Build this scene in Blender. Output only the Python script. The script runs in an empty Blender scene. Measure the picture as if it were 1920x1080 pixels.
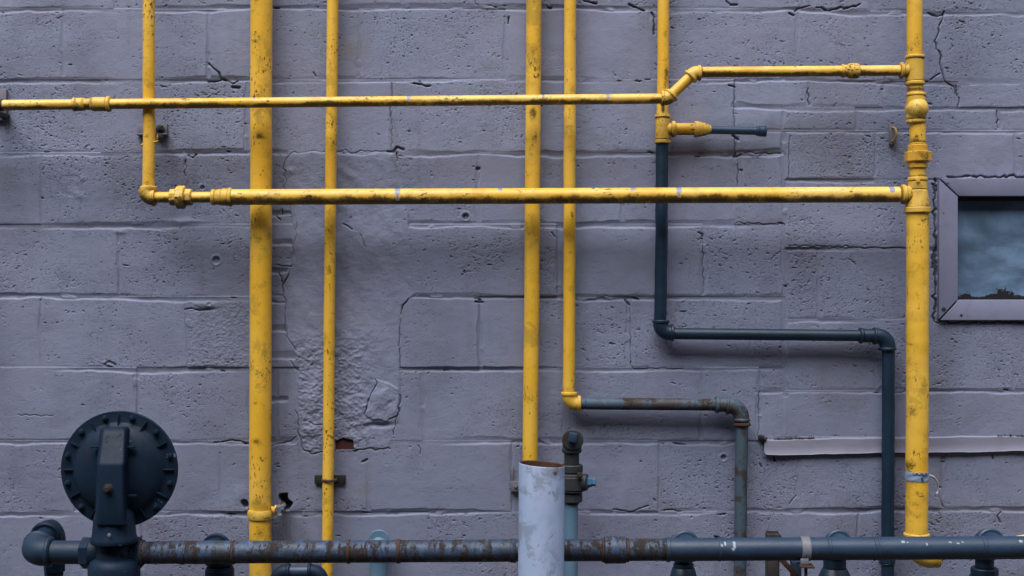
import bpy, bmesh, math, random
import numpy as np
from mathutils import Vector, Matrix

random.seed(7)
SC = bpy.context.scene
COL = SC.collection
# ------------------------------------------------------------------ camera, sky, sun, exposure
S = 0.0015            # metres per photo pixel on the wall face (a block course is 0.203 m)
F = 2400.0            # camera distance from the wall, in the same unit (3.6 m)
ZC = 1.5              # camera height
cam = bpy.data.objects.new('camera', bpy.data.cameras.new('camera'))
COL.objects.link(cam); SC.camera = cam
cam.location = (0, -F*S, ZC); cam.rotation_euler = (math.radians(90), 0, 0)
cam.data.sensor_width = 36.0; cam.data.lens = 36.0*F/1920.0
cam.data.clip_start = 0.05; cam.data.clip_end = 500

EL, AZ = 60.0, -28.0   # veiled high daylight, a little from the left
w = bpy.data.worlds.new('World'); SC.world = w; w.use_nodes = True
nt = w.node_tree; nt.nodes.clear()
sky = nt.nodes.new('ShaderNodeTexSky'); sky.sky_type = 'NISHITA'; sky.sun_disc = False
sky.sun_elevation = math.radians(EL); sky.sun_rotation = math.radians(180+AZ)
sky.air_density = 1.0; sky.dust_density = 2.0
bg = nt.nodes.new('ShaderNodeBackground'); bg.inputs[1].default_value = 0.11
wo = nt.nodes.new('ShaderNodeOutputWorld')
nt.links.new(sky.outputs[0], bg.inputs[0]); nt.links.new(bg.outputs[0], wo.inputs[0])
sun = bpy.data.objects.new('sun', bpy.data.lights.new('sun', 'SUN')); COL.objects.link(sun)
sun.data.energy = 3.1; sun.data.angle = math.radians(48); sun.data.color = (1.0, 0.97, 0.92)
sun.rotation_euler = (math.radians(90-EL), 0, math.radians(AZ)); sun.location = (0, -6, 9)
SC.view_settings.view_transform = 'Standard'; SC.view_settings.look = 'None'
SC.view_settings.exposure = 0.60; SC.view_settings.gamma = 1.0
SC.render.engine = 'CYCLES'

# ------------------------------------------------------------------ place helpers
def P(u, v, d=0.0):
    k = (F-d)/F*S
    return Vector(((u-960)*k, -d*S, ZC-(v-540)*k))
def K(d): return (F-d)/F*S          # metres per apparent pixel at distance d from the wall
def ground_v(d): return 540 + (ZC+0.03)/K(d)

# ------------------------------------------------------------------ materials
def _mat(name):
    m = bpy.data.materials.new(name); m.use_nodes = True
    t = m.node_tree; t.nodes.clear()
    out = t.nodes.new('ShaderNodeOutputMaterial'); b = t.nodes.new('ShaderNodeBsdfPrincipled')
    t.links.new(b.outputs[0], out.inputs[0])
    return m, t, b
class NT:
    def __init__(s, t): s.t = t
    def n(s, typ, **kw):
        x = s.t.nodes.new(typ)
        for k, v in kw.items(): setattr(x, k, v)
        return x
    def put(s, sock, val):
        if hasattr(val, 'is_output') or isinstance(val, bpy.types.NodeSocket): s.t.links.new(val, sock)
        elif isinstance(val, tuple) and len(val) == 3 and sock.type == 'RGBA': sock.default_value = (*val, 1)
        else: sock.default_value = val
    def math(s, op, a, b=0.0, c=None, clamp=False):
        x = s.n('ShaderNodeMath', operation=op, use_clamp=clamp)
        s.put(x.inputs[0], a); s.put(x.inputs[1], b)
        if c is not None: s.put(x.inputs[2], c)
        return x.outputs[0]
    def step(s, x, lo, hi):
        r = s.n('ShaderNodeMapRange', interpolation_type='SMOOTHSTEP')
        s.put(r.inputs['Value'], x); s.put(r.inputs['From Min'], lo); s.put(r.inputs['From Max'], hi)
        return r.outputs[0]
    def mix(s, f, a, b):
        x = s.n('ShaderNodeMix', data_type='RGBA')
        s.put(x.inputs[0], f); s.put(x.inputs[6], a); s.put(x.inputs[7], b)
        return x.outputs[2]
    def noise(s, vec, scale, detail=3.0, rough=0.55, dist=0.0):
        x = s.n('ShaderNodeTexNoise'); s.put(x.inputs['Vector'], vec)
        x.inputs['Scale'].default_value = scale; x.inputs['Detail'].default_value = detail
        x.inputs['Roughness'].default_value = rough; x.inputs['Distortion'].default_value = dist
        return x.outputs[0]
    def coords(s, stretch=(1, 1, 1)):
        tc = s.n('ShaderNodeTexCoord'); oi = s.n('ShaderNodeObjectInfo')
        off = s.math('MULTIPLY', oi.outputs['Random'], 37.0)
        ad = s.n('ShaderNodeVectorMath', operation='ADD')
        s.t.links.new(tc.outputs['Object'], ad.inputs[0]); s.t.links.new(off, ad.inputs[1])
        mp = s.n('ShaderNodeMapping'); mp.inputs['Scale'].default_value = stretch
        s.t.links.new(ad.outputs[0], mp.inputs[0])
        return mp.outputs[0]
    def attr(s, name):
        return s.n('ShaderNodeAttribute', attribute_name=name).outputs['Fac']
    def bump(s, b, h, strength=0.3, dist=0.001):
        x = s.n('ShaderNodeBump'); x.inputs['Strength'].default_value = strength; x.inputs['Distance'].default_value = dist
        s.t.links.new(h, x.inputs['Height']); s.t.links.new(x.outputs[0], b.inputs['Normal'])

def paint(name, c1, c2, dirt=(0.02, 0.016, 0.012), specks=0.5, patches=0.35, rust=0.0, rustc=(0.06, 0.022, 0.012),
          stretch=(1, 1, 0.55), rough=0.32, chips=None, chipamt=0.0, streakc=None, soot=1.0, sootc=(0.026, 0.015, 0.004), spec=0.5, blot=None):
    m, t, b = _mat(name); g = NT(t)
    v = g.coords(stretch); vi = g.coords()
    col = g.mix(g.step(g.noise(v, 9, 4), 0.35, 0.68), c1, c2)
    if streakc:
        st = g.step(g.noise(v, 34, 3, 0.6), 0.60, 0.74)
        col = g.mix(g.math('MULTIPLY', st, 0.45), col, streakc)
    # faint overall grime
    film = g.step(g.noise(vi, 26, 5, 0.65), 0.50, 0.80)
    col = g.mix(g.math('MULTIPLY', film, 0.44), col, tuple(x*0.5+y*0.5 for x, y in zip(c1, dirt)))
    if blot:
        bn = g.math('ADD', g.noise(vi, blot[0], 4, 0.6, 0.5), g.math('MULTIPLY', g.math('SUBTRACT', g.noise(vi, blot[0]*7, 4, 0.7), 0.5), 0.35))
        col = g.mix(g.math('MULTIPLY', g.step(bn, blot[3] if len(blot) > 3 else 0.54, (blot[3] if len(blot) > 3 else 0.54)+0.12), blot[1]), col, blot[2])
    # dirt crust and painted underside shade, one ragged mask
    so = g.attr('soot')
    rag = g.noise(vi, 150, 6, 0.78)
    rag = g.math('ADD', rag, g.math('MULTIPLY', g.math('SUBTRACT', g.noise(vi, 22, 3), 0.5), 0.9))
    sm = g.math('MULTIPLY', g.step(g.math('ADD', so, g.math('MULTIPLY', g.math('SUBTRACT', rag, 0.5), 1.7)), 0.30, 1.05), g.step(so, 0.0, 0.25))
    col = g.mix(g.math('MULTIPLY', sm, 0.86*soot), col, sootc)
    if chips:
        ck = g.step(g.math('ADD', g.math('MULTIPLY', so, -1.0), g.math('MULTIPLY', g.math('SUBTRACT', rag, 0.5), 0.5)), 0.40, 0.55)
        col = g.mix(ck, col, chips)
    # specks and scuffs, in clusters
    cl = g.step(g.noise(vi, 7.5, 4, 0.6), 0.42, 0.70)
    sp = g.noise(v, 150, 3, 0.6)
    spm = g.step(g.math('ADD', sp, g.math('MULTIPLY', cl, 0.20)), 0.83-0.10*specks, 0.93-0.10*specks)
    col = g.mix(g.math('MULTIPLY', spm, 0.85), col, dirt)
    pt = g.noise(v, 28, 6, 0.72, 0.6)
    pm = g.step(g.math('ADD', pt, g.math('MULTIPLY', g.math('SUBTRACT', g.noise(vi, 190, 4, 0.7), 0.5), 0.22)), 0.69-0.07*patches, 0.78-0.07*patches)
    pm = g.math('MULTIPLY', pm, g.step(g.noise(vi, 5, 2), 0.47, 0.60))
    col = g.mix(g.math('MULTIPLY', pm, 0.8), col, dirt)
    h = g.noise(vi, 240, 3)
    hh = g.math('SUBTRACT', h, g.math('MULTIPLY', pm, 0.6))
    rg = g.math('ADD', rough, g.math('MULTIPLY', g.noise(vi, 45, 3), 0.22))
    if rust > 0:
        rn = g.noise(v, 16, 7, 0.68, 0.4)
        rm = g.step(g.math('ADD', rn, g.math('MULTIPLY', g.math('SUBTRACT', g.noise(vi, 170, 4, 0.7), 0.5), 0.30)), 0.64-0.22*rust, 0.73-0.20*rust)
        rc = g.mix(g.noise(vi, 130, 4), rustc, tuple(0.35*x for x in rustc))
        col = g.mix(rm, col, rc)
        rg = g.math('ADD', rg, g.math('MULTIPLY', rm, 0.35), clamp=True)
        hh = g.math('ADD', hh, g.math('MULTIPLY', rm, g.noise(vi, 300, 3)))
    if chips:
        cm = g.step(g.noise(v, 40, 5, 0.6, 0.3), 0.745-0.12*chipamt, 0.755-0.12*chipamt)
        col = g.mix(cm, col, chips)
    g.put(b.inputs['Base Color'], col); g.put(b.inputs['Roughness'], rg)
    b.inputs['Specular IOR Level'].default_value = spec
    g.bump(b, hh, 0.35, 0.0012)
    return m

Y1, Y2 = (0.75, 0.425, 0.030), (0.82, 0.505, 0.070)
M = {}
M['yellow'] = paint('yellow_paint', Y1, Y2, specks=1.25, patches=1.45, streakc=(0.46, 0.34, 0.035), blot=(13, 0.55, (0.36, 0.235, 0.03)))
M['yellow_h'] = paint('yellow_paint_sooty', Y1, (0.82, 0.55, 0.13), specks=1.2, patches=1.2, stretch=(0.5, 1, 1), chips=(0.25, 0.26, 0.36), chipamt=0.10, rust=0.05, blot=(16, 0.40, (0.40, 0.22, 0.02)))
M['yellow_fit'] = paint('yellow_fitting_paint', (0.64, 0.39, 0.050), (0.74, 0.48, 0.085), specks=1.3, patches=1.5, stretch=(1, 1, 1), rough=0.40, blot=(30, 0.55, (0.34, 0.215, 0.045)))
M['yellow_rusty'] = paint('yellow_paint_rusting', (0.62, 0.34, 0.03), Y2, specks=0.8, patches=0.8, rust=0.16, stretch=(1, 1, 1))
M['slate'] = paint('slate_blue_paint', (0.0032, 0.018, 0.042), (0.0055, 0.025, 0.053), dirt=(0.008, 0.008, 0.010), specks=0.1, patches=0.05, rough=0.36, soot=0.3, sootc=(0.01, 0.012, 0.014))
M['petrol'] = paint('petrol_blue_paint', (0.012, 0.046, 0.105), (0.018, 0.058, 0.12), dirt=(0.008, 0.010, 0.012), specks=0.2, patches=0.1, rough=0.34, soot=0.3, sootc=(0.01, 0.012, 0.014))
M['worn'] = paint('worn_blue_paint_over_rust', (0.034, 0.070, 0.150), (0.018, 0.033, 0.060), dirt=(0.015, 0.010, 0.008), specks=0.9, patches=1.0, rust=0.80,
                  rustc=(0.027, 0.019, 0.018), stretch=(2.6, 1.2, 1.0), rough=0.42, chips=(0.30, 0.31, 0.32), chipamt=0.18, streakc=(0.19, 0.24, 0.29), sootc=(0.012, 0.009, 0.008), blot=(24, 0.5, (0.022, 0.022, 0.026), 0.56))
M['rusty_teal'] = paint('faded_teal_paint_over_rust', (0.032, 0.075, 0.140), (0.050, 0.082, 0.115), dirt=(0.02, 0.012, 0.01), specks=0.8, patches=0.9, rust=0.47,
                  rustc=(0.050, 0.028, 0.018), stretch=(0.8, 1, 0.45), rough=0.5, streakc=(0.12, 0.16, 0.20), sootc=(0.02, 0.012, 0.009), blot=(15, 0.85, (0.042, 0.026, 0.019), 0.47))
M['rust'] = paint('rusty_iron', (0.050, 0.024, 0.016), (0.075, 0.034, 0.02), specks=0.6, patches=0.6, rust=0.5, stretch=(1, 1, 1), rough=0.7)
M['header'] = paint('header_blue_paint', (0.014, 0.036, 0.078), (0.022, 0.050, 0.098), dirt=(0.010, 0.012, 0.015), specks=0.5, patches=0.35, stretch=(1, 1, 1), rough=0.36,
                    chips=(0.26, 0.32, 0.40), chipamt=0.12, soot=0.85, sootc=(0.014, 0.016, 0.02))
M['petrol_dull'] = paint('dull_petrol_paint', (0.011, 0.028, 0.058), (0.020, 0.040, 0.075), dirt=(0.010, 0.011, 0.014), specks=0.7, patches=0.8, stretch=(1, 1, 1), rough=0.42, soot=0.8, sootc=(0.010, 0.012, 0.015), chips=(0.12, 0.16, 0.20), chipamt=0.25, spec=0.3)
M['cast'] = paint('dark_cast_iron_paint', (0.0048, 0.0140, 0.0310), (0.0095, 0.0235, 0.050), dirt=(0.006, 0.008, 0.011), specks=0.4, patches=0.4, stretch=(1, 1, 0.6), rough=0.40,
                  chips=(0.085, 0.13, 0.18), chipamt=0.55, streakc=(0.020, 0.020, 0.022), rust=0.14, rustc=(0.022, 0.018, 0.018), spec=0.18)
M['casting_green'] = paint('greenish_old_valve', (0.026, 0.033, 0.036), (0.016, 0.022, 0.028), dirt=(0.012, 0.009, 0.008), specks=0.8, patches=0.8, rust=0.34, rustc=(0.045, 0.026, 0.018), stretch=(1, 1, 1), rough=0.5)
M['pale_blue'] = paint('pale_blue_plastic', (0.090, 0.175, 0.265), (0.11, 0.20, 0.295), dirt=(0.05, 0.06, 0.07), specks=0.05, patches=0.1, rough=0.42)
M['cap_blue'] = paint('blue_cap_paint', (0.05, 0.14, 0.27), (0.07, 0.17, 0.30), specks=0.3, patches=0.4, stretch=(1, 1, 1))
M['bollard'] = paint('bluish_white_paint', (0.36, 0.47, 0.70), (0.44, 0.53, 0.77), dirt=(0.13, 0.15, 0.19), specks=0.35, patches=1.6, blot=(11, 0.55, (0.19, 0.22, 0.29), 0.525), rough=0.40, rust=0.0,
                     streakc=(0.24, 0.34, 0.50), chips=(0.20, 0.17, 0.15), chipamt=0.02, soot=1.0, sootc=(0.10, 0.03, 0.015))
M['black'] = paint('blackened_steel', (0.012, 0.011, 0.011), (0.02, 0.017, 0.015), specks=0.3, patches=0.2, rust=0.2, stretch=(1, 1, 1), rough=0.6)
M['zinc'] = paint('weathered_zinc', (0.17, 0.18, 0.22), (0.11, 0.115, 0.14), dirt=(0.03, 0.025, 0.025), specks=0.5, patches=0.5, stretch=(1, 1, 1), rough=0.42)
M['flash'] = paint('lilac_painted_sheet', (0.195, 0.200, 0.280), (0.230, 0.236, 0.325), dirt=(0.07, 0.06, 0.07), specks=0.25, patches=0.35, stretch=(0.4, 1, 1.5), rough=0.40, rust=0.06, rustc=(0.25, 0.12, 0.07))
M['frame'] = paint('lilac_window_frame', (0.195, 0.208, 0.325), (0.215, 0.228, 0.350), dirt=(0.03, 0.028, 0.03), specks=0.20, patches=0.2, stretch=(1, 1, 1), rough=0.42)
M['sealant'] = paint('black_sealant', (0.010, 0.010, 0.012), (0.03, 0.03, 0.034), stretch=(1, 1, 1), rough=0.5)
M['strut'] = paint('rusty_steel_strut', (0.030, 0.028, 0.028), (0.018, 0.016, 0.016), specks=0.7, patches=0.8, rust=0.3, rustc=(0.032, 0.02, 0.015), stretch=(1, 1, 0.5), rough=0.65)
M['wall_paint_on_metal'] = paint('lilac_overpainted_steel', (0.16, 0.155, 0.205), (0.12, 0.115, 0.15), specks=0.6, patches=0.6, stretch=(1, 1, 1), rough=0.5)
M['brass'] = paint('tarnished_brass', (0.42, 0.27, 0.06), (0.30, 0.19, 0.05), specks=0.5, patches=0.4, stretch=(1, 1, 1), rough=0.4)
M['tape'] = paint('blue_white_tape', (0.30, 0.36, 0.50), (0.17, 0.25, 0.42), dirt=(0.04, 0.05, 0.09), specks=0.3, patches=0.9, stretch=(0.6, 0.6, 3.0), rough=0.35)
M['wire'] = paint('shiny_wire', (0.62, 0.64, 0.66), (0.48, 0.5, 0.52), specks=0.2, patches=0.2, stretch=(1, 1, 1), rough=0.3)
M['ink'] = paint('dark_blue_ink', (0.012, 0.015, 0.04), (0.02, 0.025, 0.06), stretch=(1, 1, 1), rough=0.5)
def brick_mat():
    m, t, b = _mat('red_brick'); g = NT(t); v = g.coords()
    c = g.mix(g.noise(v, 60, 5), (0.055, 0.017, 0.015), (0.11, 0.034, 0.030)); g.put(b.inputs['Base Color'], c)
    b.inputs['Roughness'].default_value = 0.9; g.bump(b, g.noise(v, 200, 4), 0.6, 0.002); return m
M['brick'] = brick_mat()
def pane_mat():
    m, t, b = _mat('clouded_dirty_glass'); g = NT(t)
    v = g.coords((1.0, 1, 1.6))
    c = g.mix(g.step(g.noise(v, 4.2, 5, 0.6, 0.5), 0.32, 0.70), (0.060, 0.106, 0.170), (0.175, 0.285, 0.45))
    c = g.mix(g.math('MULTIPLY', g.step(g.noise(g.coords(), 24, 6, 0.7), 0.5, 0.8), 0.35), c, (0.05, 0.06, 0.07))
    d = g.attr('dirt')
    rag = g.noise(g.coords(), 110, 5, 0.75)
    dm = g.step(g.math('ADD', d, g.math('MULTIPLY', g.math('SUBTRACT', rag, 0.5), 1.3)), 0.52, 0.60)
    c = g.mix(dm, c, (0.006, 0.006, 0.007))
    g.put(b.inputs['Base Color'], c)
    g.put(b.inputs['Roughness'], g.math('ADD', 0.42, g.math('MULTIPLY', dm, 0.5)))
    g.bump(b, g.noise(g.coords(), 60, 4), 0.15, 0.002); return m
M['pane'] = pane_mat()
def ground_mat():
    m, t, b = _mat('asphalt'); g = NT(t); v = g.coords()
    c = g.mix(g.noise(v, 90, 6, 0.7), (0.03, 0.03, 0.032), (0.075, 0.073, 0.072))
    c = g.mix(g.step(g.noise(v, 0.9, 4), 0.5, 0.7), c, (0.09, 0.085, 0.08)); g.put(b.inputs['Base Color'], c)
    b.inputs['Roughness'].default_value = 0.9; g.bump(b, g.noise(v, 160, 4), 0.7, 0.004); return m
M['ground'] = ground_mat()
def wall_mat():
    m, t, b = _mat('lilac_painted_block'); g = NT(t); v = g.coords()
    tc = g.n('ShaderNodeTexCoord').outputs['Object']
    c = g.mix(g.step(g.noise(tc, 1.6, 4, 0.55), 0.35, 0.66), (0.205, 0.237, 0.358), (0.240, 0.276, 0.414))
    c = g.mix(g.math('MULTIPLY', g.step(g.noise(tc, 3.1, 5, 0.6, 0.5), 0.42, 0.62), 0.6), c, (0.236, 0.248, 0.366))
    c = g.mix(g.math('MULTIPLY', g.step(g.noise(tc, 4.3, 5, 0.65), 0.54, 0.72), 0.5), c, (0.218, 0.258, 0.355))
    c = g.mix(g.math('MULTIPLY', g.step(g.noise(tc, 11, 6, 0.7), 0.46, 0.74), 0.40), c, (0.172, 0.182, 0.255))
    c = g.mix(g.math('MULTIPLY', g.step(g.noise(tc, 70, 4, 0.65), 0.55, 0.8), 0.30), c, (0.275, 0.29, 0.44))
    c = g.mix(g.math('MULTIPLY', g.attr('tone'), 0.52), c, (0.146, 0.156, 0.218))
    st = g.math('MULTIPLY', g.attr('stain'), g.step(g.noise(tc, 14, 4), 0.35, 0.65))
    c = g.mix(g.math('MULTIPLY', st, 0.30), c, (0.24, 0.21, 0.09))
    d = g.attr('dirt')
    rag = g.noise(tc, 260, 3, 0.6)
    dm = g.step(g.math('ADD', d, g.math('MULTIPLY', g.math('SUBTRACT', rag, 0.5), 0.5)), 0.25, 0.95)
    c = g.mix(g.math('MULTIPLY', dm, 0.88), c, (0.024, 0.023, 0.027))
    # pin-holes of the block face
    cl = g.attr('pit')
    pn = g.noise(tc, 330, 2, 0.5)
    pm = g.step(g.math('ADD', pn, g.math('MULTIPLY', cl, 0.07)), 0.665, 0.74)
    c = g.mix(g.math('MULTIPLY', pm, 0.55), c, (0.05, 0.048, 0.06))
    g.put(b.inputs['Base Color'], c)
    g.put(b.inputs['Roughness'], g.math('ADD', 0.46, g.math('MULTIPLY', g.noise(tc, 30, 3), 0.22)))
    b.inputs['Specular IOR Level'].default_value = 0.4
    h = g.math('SUBTRACT', g.noise(tc, 420, 4, 0.6), g.math('MULTIPLY', pm, 1.3))
    g.bump(b, h, 0.8, 0.0020); return m
M['wall'] = wall_mat()

# ------------------------------------------------------------------ mesh helpers
def basis(a):
    a = a.normalized()
    x = Vector((0, 0, 1)).cross(a)
    if x.length < 1e-3: x = Vector((1, 0, 0))
    x.normalize(); return x, a.cross(x).normalized()
def wob(t, s): return math.sin(t*1.0+s)+0.6*math.sin(t*2.7+s*3.1)+0.45*math.sin(t*6.1+s*1.7)+0.3*math.sin(t*13.7+s*2.3)
class MB:
    def __init__(s): s.v, s.f, s.so, s.n = [], [], [], 0
    def ring(s, c, x, y, r, n, rot=0.0, soot=0.0, squash=1.0):
        i = len(s.v)
        for k in range(n):
            a = 2*math.pi*k/n+rot
            d = x*math.cos(a)+y*math.sin(a)
            s.v.append(c+d*r); s.so.append(soot(d, c) if callable(soot) else soot)
        return i
    def bridge(s, i, j, n):
        for k in range(n): s.f.append((i+k, i+(k+1) % n, j+(k+1) % n, j+k))
    def cap(s, i, n, flip):
        s.f.append(tuple(range(i, i+n)) if not flip else tuple(range(i+n-1, i-1, -1)))
    def sweep(s, pts, rad, n=36, rot=0.0, soot=0.0, caps=True):
        pts = [Vector(p) for p in pts]
        if not isinstance(rad, (list, tuple)): rad = [rad]*len(pts)
        t0 = (pts[1]-pts[0]).normalized(); x, y = basis(t0); prev = None
        for q, p in enumerate(pts):
            if q == 0: t = pts[1]-pts[0]
            elif q == len(pts)-1: t = pts[-1]-pts[-2]
            else: t = (pts[q+1]-p).normalized()+(p-pts[q-1]).normalized()
            t.normalize()
            x = (x-t*x.dot(t)).normalized(); y = t.cross(x)
            i = s.ring(p, x, y, rad[q], n, rot, soot)
            if prev is not None: s.bridge(prev, i, n)
            elif caps: s.cap(i, n, True)
            prev = i
        if caps: s.cap(prev, n, False)
        return s
    def fit(s, p, d, segs, k, n=44, bev=0.9, rot=0.0, soot=0.0, sub=0.0):
        """A turned piece: from p along d, cylinders or cones (length, r[, r end]) in apparent pixels, k metres each."""
        d = Vector(d).normalized(); prof = []; t = 0.0
        for g in segs:
            L, r0 = g[0], g[1]; r1 = g[2] if len(g) > 2 else r0
            b = min(bev, L*0.3)
            prof.append((t, r0-b)); prof.append((t+b, r0))
            if sub and L > 2*sub:
                m = int(L/sub)
                for q in range(1, m): prof.append((t+L*q/m, r0+(r1-r0)*q/m))
            prof.append((t+L-b, r1)); prof.append((t+L, r1-b)); t += L
        pts = [Vector(p)+d*(a*k) for a, r in prof]
        x, y = basis(d); prev = None
        for q, (a, r) in enumerate(prof):
            i = s.ring(pts[q], x, y, max(r, 0.2)*k, n, rot, soot)
            if prev is None: s.cap(i, n, True)
            else: s.bridge(prev, i, n)
            prev = i
        s.cap(prev, n, False); return s
    def elbow(s, c, da, db, r, R, k, body=1.24, rim=1.46, rl=0.62, n=40, m=14, soot=0.0, ra=True, rb=True):
        """Malleable elbow: corner c, arms along da and db, pipe radius r and bend R in apparent pixels."""
        da, db = Vector(da).normalized(), Vector(db).normalized()
        c = Vector(c); ang = math.acos(max(-1, min(1, da.dot(db)))); turn = math.pi-ang
        half = math.tan(turn/2)
        L = R*k*half
        o = c+(da+db).normalized()*(L/math.cos(ang/2) if ang < 3.1 else 0)
        rr = (c+da*L-o)
        ax = (c+da*L-o).cross(c+db*L-o).normalized()
        pts = [o+Matrix.Rotation(turn*q/m, 3, ax) @ rr for q in range(m+1)]
        e = r*0.35*k
        pts = [pts[0]+da*e]+pts+[pts[-1]+db*e]
        s.sweep(pts, r*body*k, n, soot=soot)
        for on, q, d in ((ra, pts[0], da), (rb, pts[-1], db)):
            if on: s.fit(q-d*(r*rl*0.5*k), d, [(r*rl, r*rim)], k, n, bev=r*0.14, soot=soot)
        return s
    def box(s, c, sx, sy, sz, rot=None, bev=0.0):
        bm = bmesh.new(); bmesh.ops.create_cube(bm, size=1)
        for q in bm.verts: q.co = Vector((q.co.x*sx, q.co.y*sy, q.co.z*sz))
        if bev: bmesh.ops.bevel(bm, geom=bm.edges[:], offset=bev, segments=2, affect='EDGES', profile=0.5)
        i = len(s.v)
        for q in bm.verts:
            co = q.co.copy()
            if rot is not None: co = rot @ co
            s.v.append(Vector(c)+co); s.so.append(0.0)
        for f in bm.faces: s.f.append(tuple(i+q.index for q in f.verts))
        bm.free(); return s
    def poly_prism(s, front, back):
        i = len(s.v); n = len(front)
        s.v += [Vector(p) for p in front]+[Vector(p) for p in back]; s.so += [0.0]*(2*n)
        s.f.append(tuple(range(i, i+n))); s.f.append(tuple(range(i+2*n-1, i+n-1, -1)))
        for k in range(n): s.f.append((i+k, i+n+k, i+n+(k+1) % n, i+(k+1) % n))
        return s
    def build(s, name, mat, parent=None, base=None, bevel=0.0):
        org = parent.location.copy() if parent is not None and parent.parent is None else (Vector(base) if base is not None else Vector(s.v[0]))
        if parent is not None and parent.parent is not None: org = parent.parent.location.copy()
        me = bpy.data.meshes.new(name)
        me.from_pydata([p-Vector(org) for p in s.v], [], s.f)
        me.validate()
        bm = bmesh.new(); bm.from_mesh(me); bmesh.ops.recalc_face_normals(bm, faces=bm.faces[:])
        if bevel: bmesh.ops.bevel(bm, geom=[e for e in bm.edges if e.calc_face_angle(0) > 0.5], offset=bevel, segments=3, affect='EDGES', profile=0.5)
        bm.to_mesh(me); bm.free()
        if not bevel and len(me.vertices) == len(s.so):
            a = me.attributes.new('soot', 'FLOAT', 'POINT'); a.data.foreach_set('value', s.so)
        me.polygons.foreach_set('use_smooth', [True]*len(me.polygons))
        me.set_sharp_from_angle(angle=math.radians(38))
        me.materials.append(M[mat] if isinstance(mat, str) else mat)
        o = bpy.data.objects.new(name, me); COL.objects.link(o)
        if parent is not None: o.parent = parent
        else: o.location = org
        return o
def root(name, loc, label, cat, group=None):
    o = bpy.data.objects.new(name, None); COL.objects.link(o); o.location = loc
    o.empty_display_size = 0.05
    return tag(o, label, cat, group)
def tag(o, label, cat, group=None, kind=None):
    o['label'] = label; o['category'] = cat
    if group: o['group'] = group
    if kind: o['kind'] = kind
    return o
def grime(seed, lo=-0.50, hi=0.60, amp=0.05, fr=22.0, gap=0.0, axis=0, chips=(), cd=92):
    """Soot that has settled in a ragged band along the lower front of a pipe."""
    cx = [((c_[0]-960)*K(cd), c_[1]*K(cd), c_[2], c_[3] if len(c_) > 3 else 9) for c_ in chips]
    def f(d, c):
        for x_, w_, dn_, up_ in cx:
            if d.y < 0.3 and -dn_ < d.z < up_ and abs(c.x-x_) < w_*(0.45+0.55*max(0, min(1, (d.z+0.1)*2))): return -1.0
        t = c[axis]*fr
        a = -d.z+amp*wob(t, seed)-gap*max(0.0, wob(t*0.23, seed*2.0)-0.2)
        x = (a-lo)/(hi-lo); x = max(0.0, min(1.0, x)); return x*x*(3-2*x)
    return f
def bands(d_, *bs):
    """Dirt lying in the thread recesses: (picture row, half height, amount)."""
    q = [(P(0, v_, d_).z, h_*S, a_) for v_, h_, a_ in bs]
    return lambda d, c: max(a_*math.exp(-((c.z-z_)/h_)**2) for z_, h_, a_ in q)
def line(a, b):
    """a, b = (u, v, d): returns point at picture column u on the straight pipe between them."""
    A, B = P(*a), P(*b)
    def at(u=None, v=None):
        q = np.array
        lo, hi = 0.0, 1.0
        f = lambda t: A.lerp(B, t)
        def proj(t):
            p = f(t); k = (F*S+p.y)/(F*S)
            return (p.x/(k*S)+960) if u is not None else (540-(p.z-ZC)/(k*S))
        goal = u if u is not None else v
        lo, hi = -1.0, 2.0
        up = proj(hi) > proj(lo)
        for _ in range(50):
            m = (lo+hi)/2
            if (proj(m) < goal) == up: lo = m
            else: hi = m
        return f((lo+hi)/2)
    return at, (B-A).normalized()

# ------------------------------------------------------------------ ground
g = MB(); q = [Vector((-60, -60, 0)), Vector((60, -60, 0)), Vector((60, 3, 0)), Vector((-60, 3, 0))]
g.v = q; g.so = [0]*4; g.f = [(0, 1, 2, 3)]
tag(g.build('ground', 'ground', base=(0, 0, 0)), 'dark asphalt ground at the foot of the block wall', 'ground', kind='structure')

ob = MB()  # unseen building, added to block low sky light from the front
ob.box((0, -12.0, 4.1), 44, 9.0, 8.4)
ob.box((0, -7.46, 8.42), 44.2, 0.16, 0.26)
for wx in range(-18, 19, 4):
    for wz in (1.7, 4.9): ob.box((wx, -7.49, wz+0.1), 1.3, 0.10, 1.7); ob.box((wx, -7.44, wz-0.80), 1.6, 0.18, 0.09)
tag(ob.build('brick_building', 'brick', base=(0, -12, 0)), 'long dark red brick building across the alley, facing the pipe wall', 'building')

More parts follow.
